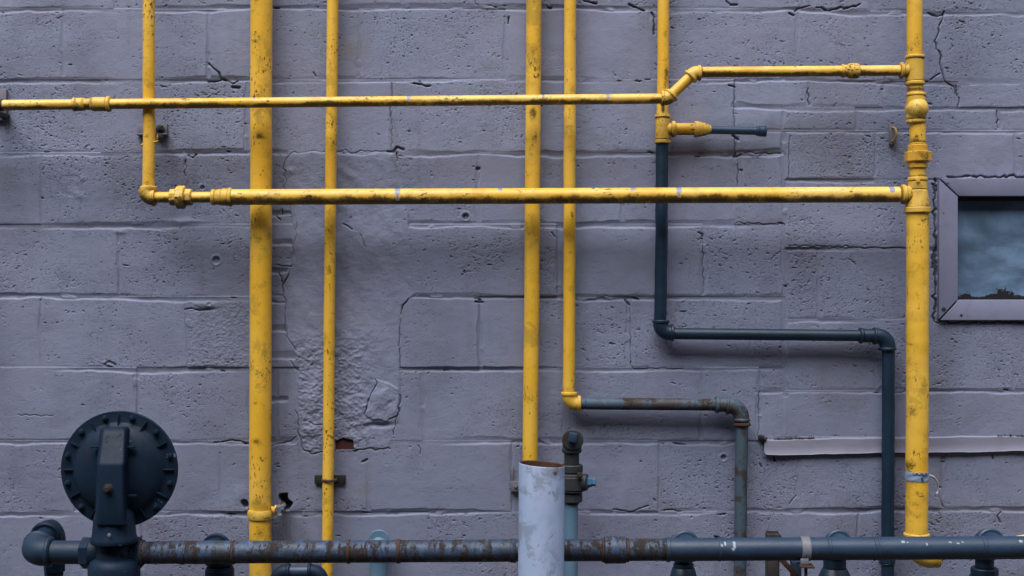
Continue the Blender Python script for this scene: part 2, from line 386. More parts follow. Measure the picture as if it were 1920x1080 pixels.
# ------------------------------------------------------------------ the block wall: one modelled height field
def build_wall():
    rng = np.random.default_rng(11)
    st = 1.1
    u = np.arange(-400, 2320, st); v = np.arange(-400, 1480, st)
    nu, nv = len(u), len(v)
    fu = np.fft.rfftfreq(nu, st)[None, :]; fv = np.fft.fftfreq(nv, st)[:, None]
    def noise(su, sv):
        f = np.fft.rfft2(rng.standard_normal((nv, nu)))
        f *= np.exp(-2*(math.pi**2)*((su*fu)**2+(sv*fv)**2))
        a = np.fft.irfft2(f, s=(nv, nu)); return ((a-a.mean())/a.std()).astype(np.float32)
    def noise_rot(sl, sw, ang):
        c, s_ = math.cos(ang), math.sin(ang)
        f = np.fft.rfft2(rng.standard_normal((nv, nu)))
        a1 = fu*c+fv*s_; a2 = -fu*s_+fv*c
        f *= np.exp(-2*(math.pi**2)*((sl*a1)**2+(sw*a2)**2))
        a = np.fft.irfft2(f, s=(nv, nu)); return ((a-a.mean())/a.std()).astype(np.float32)
    sm = lambda x, lo, hi: (lambda t: t*t*(3-2*t))(np.clip((x-lo)/(hi-lo), 0, 1))
    U0, V0 = np.meshgrid(u, v); U0 = U0.astype(np.float32); V0 = V0.astype(np.float32)
    n60, n25, n8, n3 = noise(60, 60), noise(25, 18), noise(8, 6), noise(3, 2.4)
    U = U0+0.9*noise(22, 22)+0.45*n8; V = V0+0.9*noise(30, 14)+0.5*noise(6, 4)
    H = 1.0*n60*0.8+0.28*n25+0.08*n8+0.05*n3
    dirt = np.zeros_like(H); tone = np.zeros_like(H); stain = np.zeros_like(H)
    J = np.zeros_like(H)          # how much of a joint is here
    JD = np.zeros_like(H)         # joint depth
    def win(x0, x1, y0, y1, m=30):
        a = max(0, int((x0-m+400)/st)); b = min(nu, int((x1+m+400)/st)+1)
        c = max(0, int((y0-m+400)/st)); d = min(nv, int((y1+m+400)/st)+1)
        return slice(c, d), slice(a, b)
    nw = noise(40, 10); nd = noise(55, 30); ne = noise(14, 14)
    def seg_dist(w, x0, y0, x1, y1, UU=None, VV=None):
        X, Y = (U if UU is None else UU)[w], (V if VV is None else VV)[w]
        dx, dy = x1-x0, y1-y0; L2 = dx*dx+dy*dy+1e-6
        t = np.clip(((X-x0)*dx+(Y-y0)*dy)/L2, 0, 1)
        return np.hypot(X-x0-t*dx, Y-y0-t*dy), t
    def joint(pts, hw=4.6, depth=3.0, soft=2.0, fill=0.35):
        for (x0, y0), (x1, y1) in zip(pts[:-1], pts[1:]):
            w = win(min(x0, x1), max(x0, x1), min(y0, y1), max(y0, y1))
            d, t = seg_dist(w, x0, y0, x1, y1)
            h = hw*(1+0.20*nw[w]+0.10*ne[w])
            m = sm(h-d, -soft*0.5, soft*0.7)
            if x1-x0 > abs(y1-y0):        # bed joint: weathers back from the block above, short lip on the block below
                sg = V[w]-(y0+(y1-y0)*t)
                m = np.where(d < 3*h, np.clip((sg+h)/(1.35*h), 0, 1)**0.75*sm(h-sg, -1.6, 2.2), 0)*sm(h*1.5-d, -2, 2)
            dep = depth*np.clip(1+fill*nd[w]+0.18*ne[w], 0.12, 2.0)
            JD[w] = np.maximum(JD[w], m*dep); J[w] = np.maximum(J[w], m)
    def crack(pts, hw=1.3, depth=7.0, dk=0.95, jag=1.0):
        # finely jagged polyline
        q = [pts[0]]
        for (x0, y0), (x1, y1) in zip(pts[:-1], pts[1:]):
            L = math.hypot(x1-x0, y1-y0); m = max(1, int(L/7))
            for i in range(1, m+1):
                t = i/m; j = 0 if i == m else jag
                q.append((x0+(x1-x0)*t+rng.normal(0, 1.5)*j, y0+(y1-y0)*t+rng.normal(0, 1.5)*j))
        for (x0, y0), (x1, y1) in zip(q[:-1], q[1:]):
            w = win(min(x0, x1), max(x0, x1), min(y0, y1), max(y0, y1), 12)
            d, t = seg_dist(w, x0, y0, x1, y1, U0, V0)
            h = (0.60 if hw < 1.8 else 0.76)*hw*rng.uniform(0.35, 1.45)+0.25
            m = sm(h-d, -0.9, 0.7)
            H[w] -= 0; CR[w] = np.maximum(CR[w], m*depth*0.55)
            dirt[w] = np.maximum(dirt[w], m*dk*0.85)
    CR = np.zeros_like(H)
    # --- cement patch in the middle
    def curve(tab, y): return np.interp(y, [a for a, b in tab], [b for a, b in tab])
    Lc = curve([(280, 560), (287, 547), (302, 534), (350, 533), (400, 545), (480, 550), (520, 534), (560, 536), (620, 538), (650, 551), (692, 561), (740, 556), (800, 560), (845, 578)], V)
    Rc = curve([(287, 742), (420, 768), (555, 776), (572, 760), (600, 752), (690, 750), (782, 749), (800, 742), (846, 728)], V)
    edge = np.minimum(np.minimum(U-Lc, Rc-U), np.minimum(V-286, 846-V))+2.0*ne
    patch = sm(edge, -1.5, 3.5)
    # --- block grid
    beds_l = [[(-400, -254), (2320, -250)], [(-400, -120), (2320, -114)],
        [(-400, 23), (0, 20), (470, 14), (740, 12), (990, 13), (1230, 17), (1480, 19), (1735, 24), (2320, 26)],
        [(-400, 152), (0, 151), (470, 150), (740, 150), (990, 148), (1230, 152), (1480, 150), (1745, 154), (2320, 154)],
        [(-400, 288), (0, 288), (470, 285), (530, 286)], [(742, 287), (990, 287), (1230, 287), (1373, 288), (1465, 286)],
        [(-400, 424), (0, 421), (200, 424), (470, 421)], [(765, 421), (990, 421), (1230, 420), (1465, 418)],
        [(-400, 556), (0, 554), (200, 556), (470, 560)], [(770, 556), (990, 556), (1230, 558), (1465, 556)],
        [(-400, 690), (0, 688), (130, 689), (250, 692), (470, 691)], [(752, 692), (990, 692), (1150, 692), (1465, 691)],
        [(-400, 826), (0, 827), (470, 828), (545, 826)], [(735, 828), (990, 826), (1230, 829), (1432, 826)],
        [(-400, 964), (0, 964), (470, 962), (720, 960), (990, 959), (1230, 960), (1340, 957), (1480, 957), (1690, 955), (2320, 953)],
        [(-400, 1100), (700, 1098), (2320, 1094)], [(-400, 1235), (2320, 1230)], [(-400, 1370), (2320, 1366)]]
    for b in beds_l: joint(b, 5.6, 2.5, 2.6, 0.5)
    for b in [[(1378, 196), (1470, 199), (1560, 203), (1800, 204), (2320, 201)], [(1380, 243), (1480, 243), (1670, 247), (2320, 247)],
              [(1478, 336), (1760, 336)], [(1476, 465), (1757, 466)], [(1476, 600), (1757, 600), (2320, 603)], [(1425, 733), (1650, 733), (2320, 733)]]:
        joint(b, 5.2, 2.3, 2.4, 0.4)
    heads = [(118, 32, 140), (390, 22, 146), (673, 22, 148), (949, 35, 146), (1222, 24, 148), (1494, 22, 122), (1901, -110, 24), (1632, -110, 22), (-150, 26, 150),
        (190, 158, 284), (737, 155, 286), (1377, 158, 386), (-80, 158, 284), (464, 158, 284), (1010, 158, 284), (1517, 158, 198), (1657, 160, 198), (1797, 158, 204), (2075, 158, 200),
        (1468, 208, 243), (1605, 208, 243), (1872, 208, 246), (2005, 208, 246),
        (77, 293, 416), (349, 292, 352), (897, 292, 418), (1168, 384, 418), (1384, 290, 416), (-195, 293, 416), (1640, 250, 332), (1902, 250, 335), (2170, 250, 335),
        (222, 428, 552), (-50, 428, 552), (1045, 428, 552), (1318, 426, 554), (1610, 470, 598),
        (76, 562, 686), (353, 566, 688), (-195, 562, 686), (900, 562, 690), (1180, 564, 690), (1408, 560, 690), (1537, 470, 596),
        (257, 698, 780), (-20, 696, 824), (470, 696, 824), (793, 698, 824), (1060, 698, 824), (1318, 698, 824), (1424, 700, 830), (1643, 606, 728), (1902, 606, 730),
        (412, 832, 958), (140, 832, 958), (689, 852, 956), (960, 832, 956), (1235, 836, 954), (1498, 850, 952), (1765, 850, 950), (2040, 850, 950),
        (264, 970, 1094), (538, 968, 1094), (804, 966, 1094), (1075, 964, 1094), (1346, 962, 1090), (1610, 962, 1090), (1877, 960, 1090), (0, 970, 1094)]
    for x in range(-330, 2320, 272):
        heads += [(x, -112, 14), (x+130, -248, -122), (x+136, 1104, 1230), (x, 1240, 1364)]
    for i, (x, y0, y1) in enumerate(heads):
        jt = rng.normal(0, 1.3)
        joint([(x, y0), (x+jt, (y0+y1)/2), (x+rng.normal(0, 1.2), y1)], rng.uniform(2.8, 5.6), rng.uniform(0.8, 1.7), 2.2, 0.5)
    joint([(1472, 246), (1470, 500), (1473, 742)], 5.2, 1.8, 2.0, 0.3)
    for y in (399, 455, 507, 562, 615, 668, 748):      # stub joints of the brick edge left of the patch
        joint([(508, y), (rng.uniform(530, 545), y-1)], 6.4, 4.6, 2.0, 0.2)
    joint([(520, 676), (520, 826)], 2.4, 2.0)
    joint([(507, 690), (553, 690)], 3.0, 1.6)
    JD *= (1-patch); J *= (1-patch); tone += 0.30*np.clip(J, 0, 1)
    # --- every block sits a little in or out, with its own porosity
    por = np.full_like(H, 0.45); BO = np.zeros_like(H)
    rows = [(-400, -254), (-254, -116), (-116, 17), (17, 151), (151, 287), (287, 421), (421, 556), (556, 690), (690, 827), (827, 960), (960, 1097), (1097, 1232), (1232, 1480)]
    for y0, y1 in rows:
        xs = sorted({x for x, a, b in heads if a < (y0+y1)/2 < b and x < 1473} | {-400, 1473}); 
        for x0, x1 in zip(xs[:-1], xs[1:]):
            w = win(x0, x1, y0, y1, 0); BO[w] = rng.normal(0, 0.55)+(V[w]-(y0+y1)/2)*rng.normal(0, 0.004)+(U[w]-(x0+x1)/2)*rng.normal(0, 0.003)
            por[w] = rng.uniform(0.15, 0.85); tone[w] += rng.uniform(0, 0.35)
    for y0, y1 in [(-400, -116), (-116, 22), (22, 154), (154, 202), (202, 245), (245, 336), (336, 465), (465, 600), (600, 733), (733, 820), (820, 955), (955, 1094), (1094, 1480)]:
        xs = sorted({x for x, a, b in heads if a < (y0+y1)/2 < b and x > 1476} | {1473, 2320})
        for x0, x1 in zip(xs[:-1], xs[1:]):
            w = win(x0, x1, y0, y1, 0); BO[w] = rng.normal(0, 0.55)+(V[w]-(y0+y1)/2)*rng.normal(0, 0.004)
            por[w] = rng.uniform(0.2, 0.8); tone[w] += rng.uniform(0, 0.35)
    for (x0, x1, y0, y1, p, extra) in [(354, 466, 570, 688, 0.75, 1.0), (1480, 1760, 250, 333, 0.9, 0), (1480, 1760, 340, 462, 0.95, 0), (1480, 1760, 470, 597, 0.9, 0), (1760, 1920, 605, 730, 0.9, 0.1),
                                      (1424, 1920, 736, 816, 0.05, -0.1), (752, 990, 560, 690, 0.1, 0), (765, 990, 424, 470, .6, 0), (0, 470, 424, 556, 0.75, 0), (0, 190, 430, 550, .9, 0), (0, 470, 154, 284, 0.8, 0)]:
        w = win(x0, x1, y0, y1, 0); por[w] = p
        if extra > 0: H[w] += extra*(0.22*noise(1.5, 1.2)[w])
    H += BO*(1-patch)
    # --- pits: short wavy dashes, thicker in porous blocks and in clouds
    cloud = 0.7*noise(45, 35)+0.7*noise(14, 11)
    dens = np.clip(por+0.30*cloud, 0, 1.3)*(1-0.7*patch)*(1-J)
    pa = noise_rot(2.1, 1.0, 0.4); pb = noise_rot(1.9, 1.0, -0.6); pc = noise(1.25, 1.05); pd = noise_rot(3.4, 1.2, 0.15); pe = noise_rot(1.4, 0.85, 0.1)
    pit = np.zeros_like(H)
    for a, hi, kk, dp in ((pa, 3.05, 0.95, 2.6), (pb, 3.1, 0.95, 2.2), (pc, 3.15, 0.9, 2.0), (pd, 3.3, 0.8, 3.0), (pe, 2.55, 0.95, 0.9)):
        th = hi-kk*dens
        pit = np.maximum(pit, dp*sm(a, th, th+0.45)*sm(dens, 0.03, 0.2))
    dirt = np.maximum(dirt, np.clip(pit/3.0, 0, 1)*0.66)
    H -= pit*0.68
    # --- chipped edges and mortar crumbs near joints
    near = np.clip(J, 0, 1)
    crumb = sm(n8*0.7+ne*0.7, 1.25, 1.9)*near
    JD *= (1-0.75*crumb)
    H -= JD*0.76
    void = sm(noise_rot(6, 1.8, 0.15), 2.2, 2.6)*sm(near, 0.25, 0.7)
    H -= 3.2*void; dirt = np.maximum(dirt, 0.75*void)
    # --- patch relief
    trowel = noise_rot(26, 7, 0.9); gran = noise(1.8, 1.5); lump = noise(6, 5)
    grz = sm(V, 600, 680)*sm(-U, -720, -660)
    H += patch*(1.6+0.40*trowel+0.18*lump+grz*(0.42*gran+0.42*lump)+0.08*gran)
    def gauss(x, y, rx, ry, ang=0.0):
        c, s_ = math.cos(ang), math.sin(ang); X, Y = U-x, V-y
        return np.exp(-((X*c+Y*s_)/rx)**2-((-X*s_+Y*c)/ry)**2)
    fl_ = np.full_like(H, 99.0); pg = [(704, 711), (722, 716), (747, 728), (749, 776), (728, 789), (700, 786), (684, 778)]
    for (x0, y0), (x1, y1) in zip(pg, pg[1:]+pg[:1]):
        fl_ = np.minimum(fl_, ((x1-x0)*(V0-y0)-(y1-y0)*(U0-x0))/math.hypot(x1-x0, y1-y0))
    fl_ = sm(fl_+0.8*noise(4, 4), -1.0, 1.6)
    H = H*(1-0.6*fl_)+fl_*(3.2+2.6*gauss(716, 742, 14, 22, 0.3)+1.8*gauss(738, 768, 9, 9)-1.6*gauss(733, 752, 10, 4, -0.6)+0.5*noise(7, 6)+0.15*gran)
    H -= 6*gauss(712, 797, 22, 4.0, -0.06)+0; tone += 0.9*gauss(712, 797, 24, 4.5, -0.06)
    H += 3*gauss(590, 740, 16, 24)+3*gauss(588, 806, 18, 9)+2.5*gauss(540, 505, 12, 16)
    H += 2.2*gauss(545, 320, 9, 6)+2*gauss(660, 330, 26, 8, 0.5)
    # exposed hole down to the brick, bracket holes, window opening
    def hole(mask, depth, dk): 
        nonlocal H, dirt
        H = H*(1-mask)+(-depth)*mask; dirt = np.maximum(dirt, mask*dk)
    hb = sm(np.minimum(np.minimum(U0-629, 662.5-U0+(V0-830)*0.1), np.minimum(842.5-V0, V0-np.interp(U0, [626, 636, 645, 652, 664], [829, 824, 820.5, 824, 825]))), -0.6, 0.8); hole(hb, 16, 0.35)
    hl = 0.45*noise(6, 6)
    hole(sm(1-np.hypot((U-534)/13, (V-941)/12)+hl, 0.1, 0.4), 22, 0.9)
    hole(sm(1-np.hypot((U-459)/9, (V-943)/13)+hl, 0.2, 0.5), 9, 0.7)
    H += 2.5*gauss(545, 950, 12, 16)+2*gauss(450, 925, 12, 14)
    tone += 1.2*np.exp(-(((U-500)/50)**2+((V-980)/30)**2))*sm(noise(10, 10), 0, 1)
    ww = win(1778, 2100, 352, 583, 0); m = np.zeros_like(H); m[ww] = 1; hole(m, 70, 0.0)
    # dents and scars
    def dent(x, y, r, dep): 
        nonlocal H
        rr = np.hypot(U0-x, V0-y); H = H-dep*sm(r-rr, 0, 2.2)+0.8*np.exp(-((rr-r-1)/2)**2)
    dent(405, 488, 8, 3.0); dent(380, 352, 5, 3.0); dent(873, 406, 7, 5); dent(392, 570, 4, 2); dent(1357, 858, 6, 4)
    sc_ = sm(1-np.hypot((U-141)/26, (V-350)/27)+0.35*noise(9, 9), 0.0, 0.12); H = H-0.6*sc_+0.9*gauss(120, 342, 5, 16)+1.6*gauss(146, 364, 12, 6, 0.5)+1.0*gauss(152, 335, 10, 5, -.4)
    H += 3.0*gauss(385, 572, 18, 6, 0.1)-3.5*gauss(388, 581, 16, 2.2, -0.1)
    H += 2.4*gauss(203, 681, 10, 4, 0.3)-2.5*gauss(200, 684, 9, 2, .4)
    H += 2.2*gauss(225, 435, 12, 5)+2.5*gauss(345, 417, 30, 6)
    # cracks
    for pts, hw, dp in [
        ([(391, 119), (400, 128), (410, 136), (414, 148)], 2.0, 7), ([(390, 153), (402, 153), (414, 150)], 2.4, 7), ([(414, 147), (430, 153), (445, 152)], 2.4, 6), ([(436, 163), (448, 164)], 2.8, 8),
        ([(588, 136), (592, 143)], 1.6, 4), ([(776, 156), (790, 158), (806, 161)], 2.6, 8), ([(786, 151), (792, 160)], 1.6, 5),
        ([(353, 292), (362, 296), (368, 290)], 2.6, 7), ([(349, 300), (348, 330)], 1.2, 4), ([(733, 155), (734, 282)], 1.0, 3.5), ([(726, 284), (738, 284), (744, 276), (756, 280)], 2.2, 6), ([(743, 286), (745, 302)], 1.6, 5),
        ([(1095, 1), (1118, 6)], 3.0, 8), ([(1180, 8), (1208, 20)], 2.0, 6), ([(1222, 24), (1226, 64)], 2.0, 6), ([(954, 32), (953, 44)], 2.0, 6),
        ([(1362, 2), (1370, 9), (1382, 9)], 1.8, 6), ([(1490, 22), (1505, 14), (1518, 11)], 2.2, 7), ([(1530, 14), (1548, 19), (1590, 15), (1612, 8)], 1.9, 6), ([(1480, 25), (1488, 29)], 3.0, 7),
        ([(1740, 24), (1757, 31), (1768, 28), (1770, 22)], 2.0, 7), ([(1768, 28), (1764, 42), (1756, 70), (1755, 92), (1764, 105), (1762, 120), (1768, 140), (1771, 152)], 1.7, 6), ([(1771, 152), (1788, 162), (1796, 178)], 1.4, 5), ([(1745, 150), (1762, 138)], 1.6, 5),
        ([(1792, 160), (1797, 205)], 1.6, 5), ([(1870, 208), (1872, 240)], 1.6, 4), ([(1516, 165), (1518, 196)], 1.6, 4),
        ([(1378, 150), (1376, 220), (1378, 286)], 0.9, 3), ([(1366, 160), (1378, 163)], 2.6, 6), ([(1374, 255), (1384, 262)], 2.4, 6), ([(1380, 286), (1376, 294), (1390, 290)], 2.0, 6), ([(1382, 300), (1382, 350)], 1.3, 4), ([(1396, 287), (1465, 287)], 1.4, 4),
        ([(530, 352), (537, 340), (533, 306), (546, 287), (610, 284), (735, 284)], 0.7, 3), ([(529, 392), (529, 402)], 1.3, 5), ([(518, 406), (525, 412)], 1.3, 5),
        ([(555, 415), (556, 440), (548, 460), (548, 498)], 0.6, 2.5), ([(520, 496), (528, 499), (546, 500), (548, 494)], 1.1, 5), ([(548, 498), (541, 515), (530, 534), (528, 522), (522, 512)], 1.3, 6), ([(529, 534), (532, 556), (536, 562)], 1.3, 5),
        ([(536, 562), (535, 600), (538, 632), (550, 648), (555, 657)], 0.8, 4), ([(545, 676), (555, 692), (561, 696)], 1.0, 4), ([(554, 770), (560, 786), (560, 815), (570, 845), (583, 852), (605, 847)], 1.0, 4.5),
        ([(580, 790), (590, 797), (605, 796)], 0.9, 4), ([(766, 560), (756, 572), (752, 590)], 1.5, 5), ([(751, 600), (749, 640), (751, 690)], 0.9, 4), ([(750, 740), (749, 770), (745, 780), (733, 784), (728, 787)], 1.1, 5), ([(745, 782), (742, 800), (738, 815)], 0.8, 4),
        ([(704, 711), (702, 728), (694, 745), (684, 776)], 1.2, 5), ([(644, 420), (652, 424), (660, 430)], 1.4, 4), ([(676, 440), (684, 462)], 1.0, 3),
        ([(629, 843), (732, 842)], 0.9, 4), ([(500, 837), (545, 828), (556, 818)], 1.0, 4), ([(402, 830), (440, 827), (466, 832)], 1.2, 5),
        ([(892, 566), (905, 567)], 2.2, 6), ([(1172, 563), (1180, 572)], 2.2, 6), ([(1181, 575), (1182, 685), (1188, 692), (1280, 692)], 0.8, 3.5),
        ([(1034, 436), (1040, 444)], 1.6, 4), ([(1310, 436), (1318, 440)], 1.8, 4), ([(1318, 445), (1318, 552)], 0.9, 3), ([(1380, 418), (1455, 420)], 0.9, 3),
        ([(1478, 335), (1482, 255)], 0.9, 3), ([(1478, 460), (1700, 466)], 0.7, 3), ([(1150, 955), (1190, 958), (1215, 948)], 1.4, 5), ([(1245, 957), (1278, 959)], 1.2, 4),
        ([(347, 580), (360, 578), (375, 583), (392, 576)], 1.4, 5), ([(196, 683), (204, 678), (216, 684)], 1.8, 5), ([(1424, 735), (1424, 770), (1420, 818)], 1.0, 3),
        ([(680, 866), (688, 862)], 2.0, 5), ([(1877, 960), (1870, 968), (1876, 980)], 1.6, 5), ([(1345, 965), (1360, 964)], 1.5, 5), ([(1480, 946), (1492, 930)], 1.2, 5), ([(1760, 930), (1768, 950)], 1.0, 4),
        ([(34, 777), (100, 779)], 0.8, 2.5), ([(784, 835), (788, 851)], 1.4, 3), ([(1860, 853), (1862, 860)], 2.4, 5), ([(1452, 858), (1453, 864)], 2.0, 5), ([(1425, 870), (1428, 876)], 2.6, 5)]:
        crack(pts, hw, dp)
    # sealant cracks round the window frame
    for pts, hw in [([(1753, 336), (1752, 420), (1755, 500), (1752, 600)], 2.6), ([(1776, 331), (1860, 332), (1930, 331)], 2.4), ([(1748, 345), (1760, 352), (1752, 362)], 4.0), ([(1752, 603), (1950, 604)], 1.6), ([(1752, 470), (1753, 520)], 4.0)]:
        crack(pts, hw, 6, 1.0)
    H -= CR
    stain += 0.9*gauss(650, 92, 40, 22)+0.8*gauss(655, 592, 45, 16)+0.8*gauss(672, 925, 30, 25)+0.7*gauss(520, 400, 26, 20)
    tone += 0.6*sm(noise(34, 60), 0.2, 1.8)+0.4*sm(noise(16, 16), 0.8, 2.0)+0.5*sm(noise(6, 90), 0.8, 2.2)*sm(noise(60, 60), -.3, 1)
    tone = np.clip(tone, 0, 1); dirt = np.clip(dirt, 0, 1)
    pitd = np.clip(dens, 0, 1)
    # --- mesh: fine in the middle, coarser away, then out to the wall's real ends
    def pick(a, lo, hi):
        idx = np.arange(len(a)); keep = ((a >= lo) & (a <= hi)) | (idx % 3 == 0) | (idx == len(a)-1); return idx[keep]
    iu, iv = pick(u, -25, 1945), pick(v, -25, 1105)
    su = np.concatenate([[-5200, -2500, -900], u[iu], [2900, 4500, 7200]]); sv = np.concatenate([[-1500, -800], v[iv], [1520, 1600]])
    def grow(a, pad):
        b = a[np.ix_(iv, iu)]; return np.pad(b, ((2, 2), (3, 3)), mode='constant', constant_values=pad)
    Hh = grow(H, 0.0); A = {'dirt': grow(dirt, 0), 'tone': grow(tone, .2), 'stain': grow(stain, 0), 'pit': grow(pitd, .4)}
    UU, VV = np.meshgrid(su, sv)
    co = np.stack([(UU-960)*S, -Hh*S, ZC-(VV-540)*S], -1).reshape(-1, 3).astype(np.float32)
    ny, nx = UU.shape
    i = np.arange(ny*nx).reshape(ny, nx)
    q = np.stack([i[1:, :-1], i[1:, 1:], i[:-1, 1:], i[:-1, :-1]], -1).reshape(-1, 4).astype(np.int32)
    # thickness: a back sheet and edges
    nb = len(co); t = 0.2
    bx0, bx1, bz0, bz1 = co[:, 0].min(), co[:, 0].max(), co[:, 2].min(), co[:, 2].max()
    back = np.array([[bx0, t, bz1], [bx1, t, bz1], [bx1, t, bz0], [bx0, t, bz0]], np.float32)
    co = np.concatenate([co, back]); q = np.concatenate([q, np.array([[nb, nb+1, nb+2, nb+3], [i[0, 0], i[0, -1], nb+1, nb], [i[-1, -1], i[-1, 0], nb+3, nb+2], [i[-1, 0], i[0, 0], nb, nb+3], [i[0, -1], i[-1, -1], nb+2, nb+1]], np.int32)])
    me = bpy.data.meshes.new('block_wall')
    me.vertices.add(len(co)); me.vertices.foreach_set('co', co.ravel())
    me.loops.add(q.size); me.loops.foreach_set('vertex_index', q.ravel())
    me.polygons.add(len(q)); me.polygons.foreach_set('loop_start', np.arange(0, q.size, 4, dtype=np.int32))
    me.update(calc_edges=True)
    me.polygons.foreach_set('use_smooth', np.ones(len(q), bool))
    for k, a in A.items():
        at = me.attributes.new(k, 'FLOAT', 'POINT'); at.data.foreach_set('value', np.concatenate([a.ravel(), np.zeros(4)]).astype(np.float32))
    me.materials.append(M['wall']); me.update()
    o = bpy.data.objects.new('block_wall', me); COL.objects.link(o)
    return tag(o, 'lilac grey painted concrete block wall with a cracked cement patch behind all the pipes', 'wall')
wall = build_wall()
b = MB().box(P(645, 832, -9), 40*S, 14*S, 27*S, bev=0.002)
ex = b.build('exposed_brick', 'brick', wall); ex['label'] = 'red brick showing through the broken cement patch'

# ------------------------------------------------------------------ vertical yellow pipes
def straight(name, mat, a, b_, ra, rb, seed=0, n=48, smudge=()):
    """A long pipe of one mesh with the very slight waver of real pipe runs."""
    A, B = P(*a), P(*b_); m = 320 if smudge else 60; pts = []; rad = []
    zs = [(ZC-(v_-540)*K(a[2]), hh*K(a[2]), am, dx) for v_, hh, am, dx in smudge]
    def so(d, c):
        return max([0.0]+[am*math.exp(-((c.z-z_)/hh)**2-((d.x-dx)/0.55)**2) for z_, hh, am, dx in zs]) if d.y < 0.2 else 0.0
    side, fw = basis(B-A)
    for i in range(m+1):
        t = i/m; d = a[2]+(b_[2]-a[2])*t
        pts.append(A.lerp(B, t)+side*(0.0006*wob(t*9, seed))+fw*(0.0006*wob(t*7, seed+4)))
        rad.append((ra+(rb-ra)*t)*K(d))
    return MB().sweep(pts, rad, n, soot=so if smudge else 0.0)
TOP = -900
def vert(name, u0, v0, u1, v1, d, vend, r0, r1, label, seed, mat='yellow', smudge=()):
    sl = (u1-u0)/(v1-v0)
    a = (u0+sl*(TOP-v0), TOP, d); e = (u0+sl*(vend-v0), vend, d)
    o = straight(name, mat, e, a, r1, r0, seed, smudge=smudge).build(name, mat, base=P(*e))
    return o
tag(vert('gas_pipe', 490.5, 0, 488, 1080, 34, ground_v(34), 20.2, 20.6, '', 1, smudge=[(210, 16, .75, 0), (258, 9, .8, 0), (226, 40, .35, 0), (448, 14, .6, -.1), (500, 40, .3, 0), (541, 3, .8, -.1), (700, 10, .5, 0), (826, 8, 1.0, -.15), (755, 4, .6, -.2), (904, 9, .7, 0), (935, 9, .5, 0), (5, 30, .5, -.1), (80, 30, .4, -.2), (400, 30, .45, 0), (995, 8, .4, .1)]), 'thickest of the bare yellow vertical pipes, held by a split ring low on the wall', 'pipe')
tag(vert('gas_pipe', 623, 0, 614, 1080, 25, ground_v(25), 10.8, 10.4, '', 2, smudge=[(215, 25, .55, 0), (232, 5, .6, .4), (395, 16, .35, 0), (692, 2, .8, 0), (795, 4, .5, 0), (985, 10, .5, .2)]), 'slim yellow vertical pipe in front of the cement patch, through a black plate bracket', 'pipe')
tag(vert('gas_pipe', 1001, 0, 994, 870, 27, ground_v(27), 14.6, 14.0, '', 3, smudge=[(212, 14, .9, 0), (262, 10, .75, .2), (285, 20, .5, -.3), (10, 12, .7, .1), (100, 16, .45, .1), (310, 16, .4, -.2), (330, 8, .4, -.1), (400, 30, .3, 0), (160, 12, .4, 0)]), 'yellow vertical pipe that runs down behind the white open-topped bollard', 'pipe')

# slim pipe whose elbow turns into the faded blue run
rt = root('gas_pipe', P(1066, 757, 26), 'slim yellow vertical pipe ending in a yellow elbow above the valve', 'pipe')
straight('pipe', 'yellow', (1066.5, 740, 26), (1071.5+4.2*0.0, TOP, 26), 11.2, 11.4, 5, smudge=[(212, 16, .7, 0), (238, 4, .7, -.4), (474, 3, .6, .2), (620, 20, .4, -.3), (400, 20, .35, 0), (160, 8, .4, .1)]).build('pipe', 'yellow', rt)
k = K(26)
MB().elbow(P(1067, 757, 26), (0, 0, 1), (1, 0, 0), 10.6, 15, k, 1.26, 1.45).build('elbow', 'yellow_fit', rt)
rt = root('faded_pipe', P(1386, 1100, 26), 'faded blue rust-streaked pipe stepping from the yellow elbow down behind the header', 'pipe')
at, dr = line((1086, 756.5, 26), (1372, 759, 26))
MB().fit(at(u=1084), dr, [(14, 11.2), (262, 11.4)], k, sub=14, soot=grime(3, 0.1, 0.95)).build('pipe', 'rusty_teal', rt)
MB().elbow(P(1390, 761, 26), (-1, 0, 0), (0.0, 0, -1), 12.0, 22, k, 1.22, 1.36, 0.5).fit(at(u=1341), dr, [(7, 15.6), (28, 13.2)], k).build('elbow', 'rusty_teal', rt)
e = (1382.2, ground_v(26), 26)
straight('pipe', '', (1391, 785, 26), e, 11.6, 12.0, 8).build('pipe', 'rusty_teal', rt)
MB().fit(P(1391, 792, 26), (0, 0, -1), [(7, 16.4)], k, bev=2).build('rim', 'rust', rt)

# ------------------------------------------------------------------ yellow drop at the left, with the lower horizontal run
rt = root('gas_pipe', P(279, 370, 85), 'slim yellow drop pipe at the left ending in an elbow onto the lower cross pipe', 'pipe')
straight('pipe', '', (278.5, 352, 85), (282.5, TOP, 72), 11.3, 10.8, 11, smudge=[(345, 10, .85, 0), (257, 5, .9, -.1), (230, 24, .55, .1), (300, 20, .35, -.2), (45, 14, .4, -.2), (172, 8, .5, 0)]).build('pipe', 'yellow', rt)
k = K(85)
eb = MB().elbow(P(276, 369.5, 85), (0, 0, 1), (1, 0, 0), 11.2, 11.5, k, 1.42, 1.50, 0.5, ra=False, rb=False, soot=grime(2.2))
eb.fit(P(278.5, 356, 85), (0, 0, 1), [(7, 15.8)], k, bev=1.8)
eb.fit(P(284, 370, 85), (1, 0, 0), [(6.5, 16.6)], k, bev=1.8, soot=grime(2.9))
eb.build('elbow', 'yellow_fit', rt)

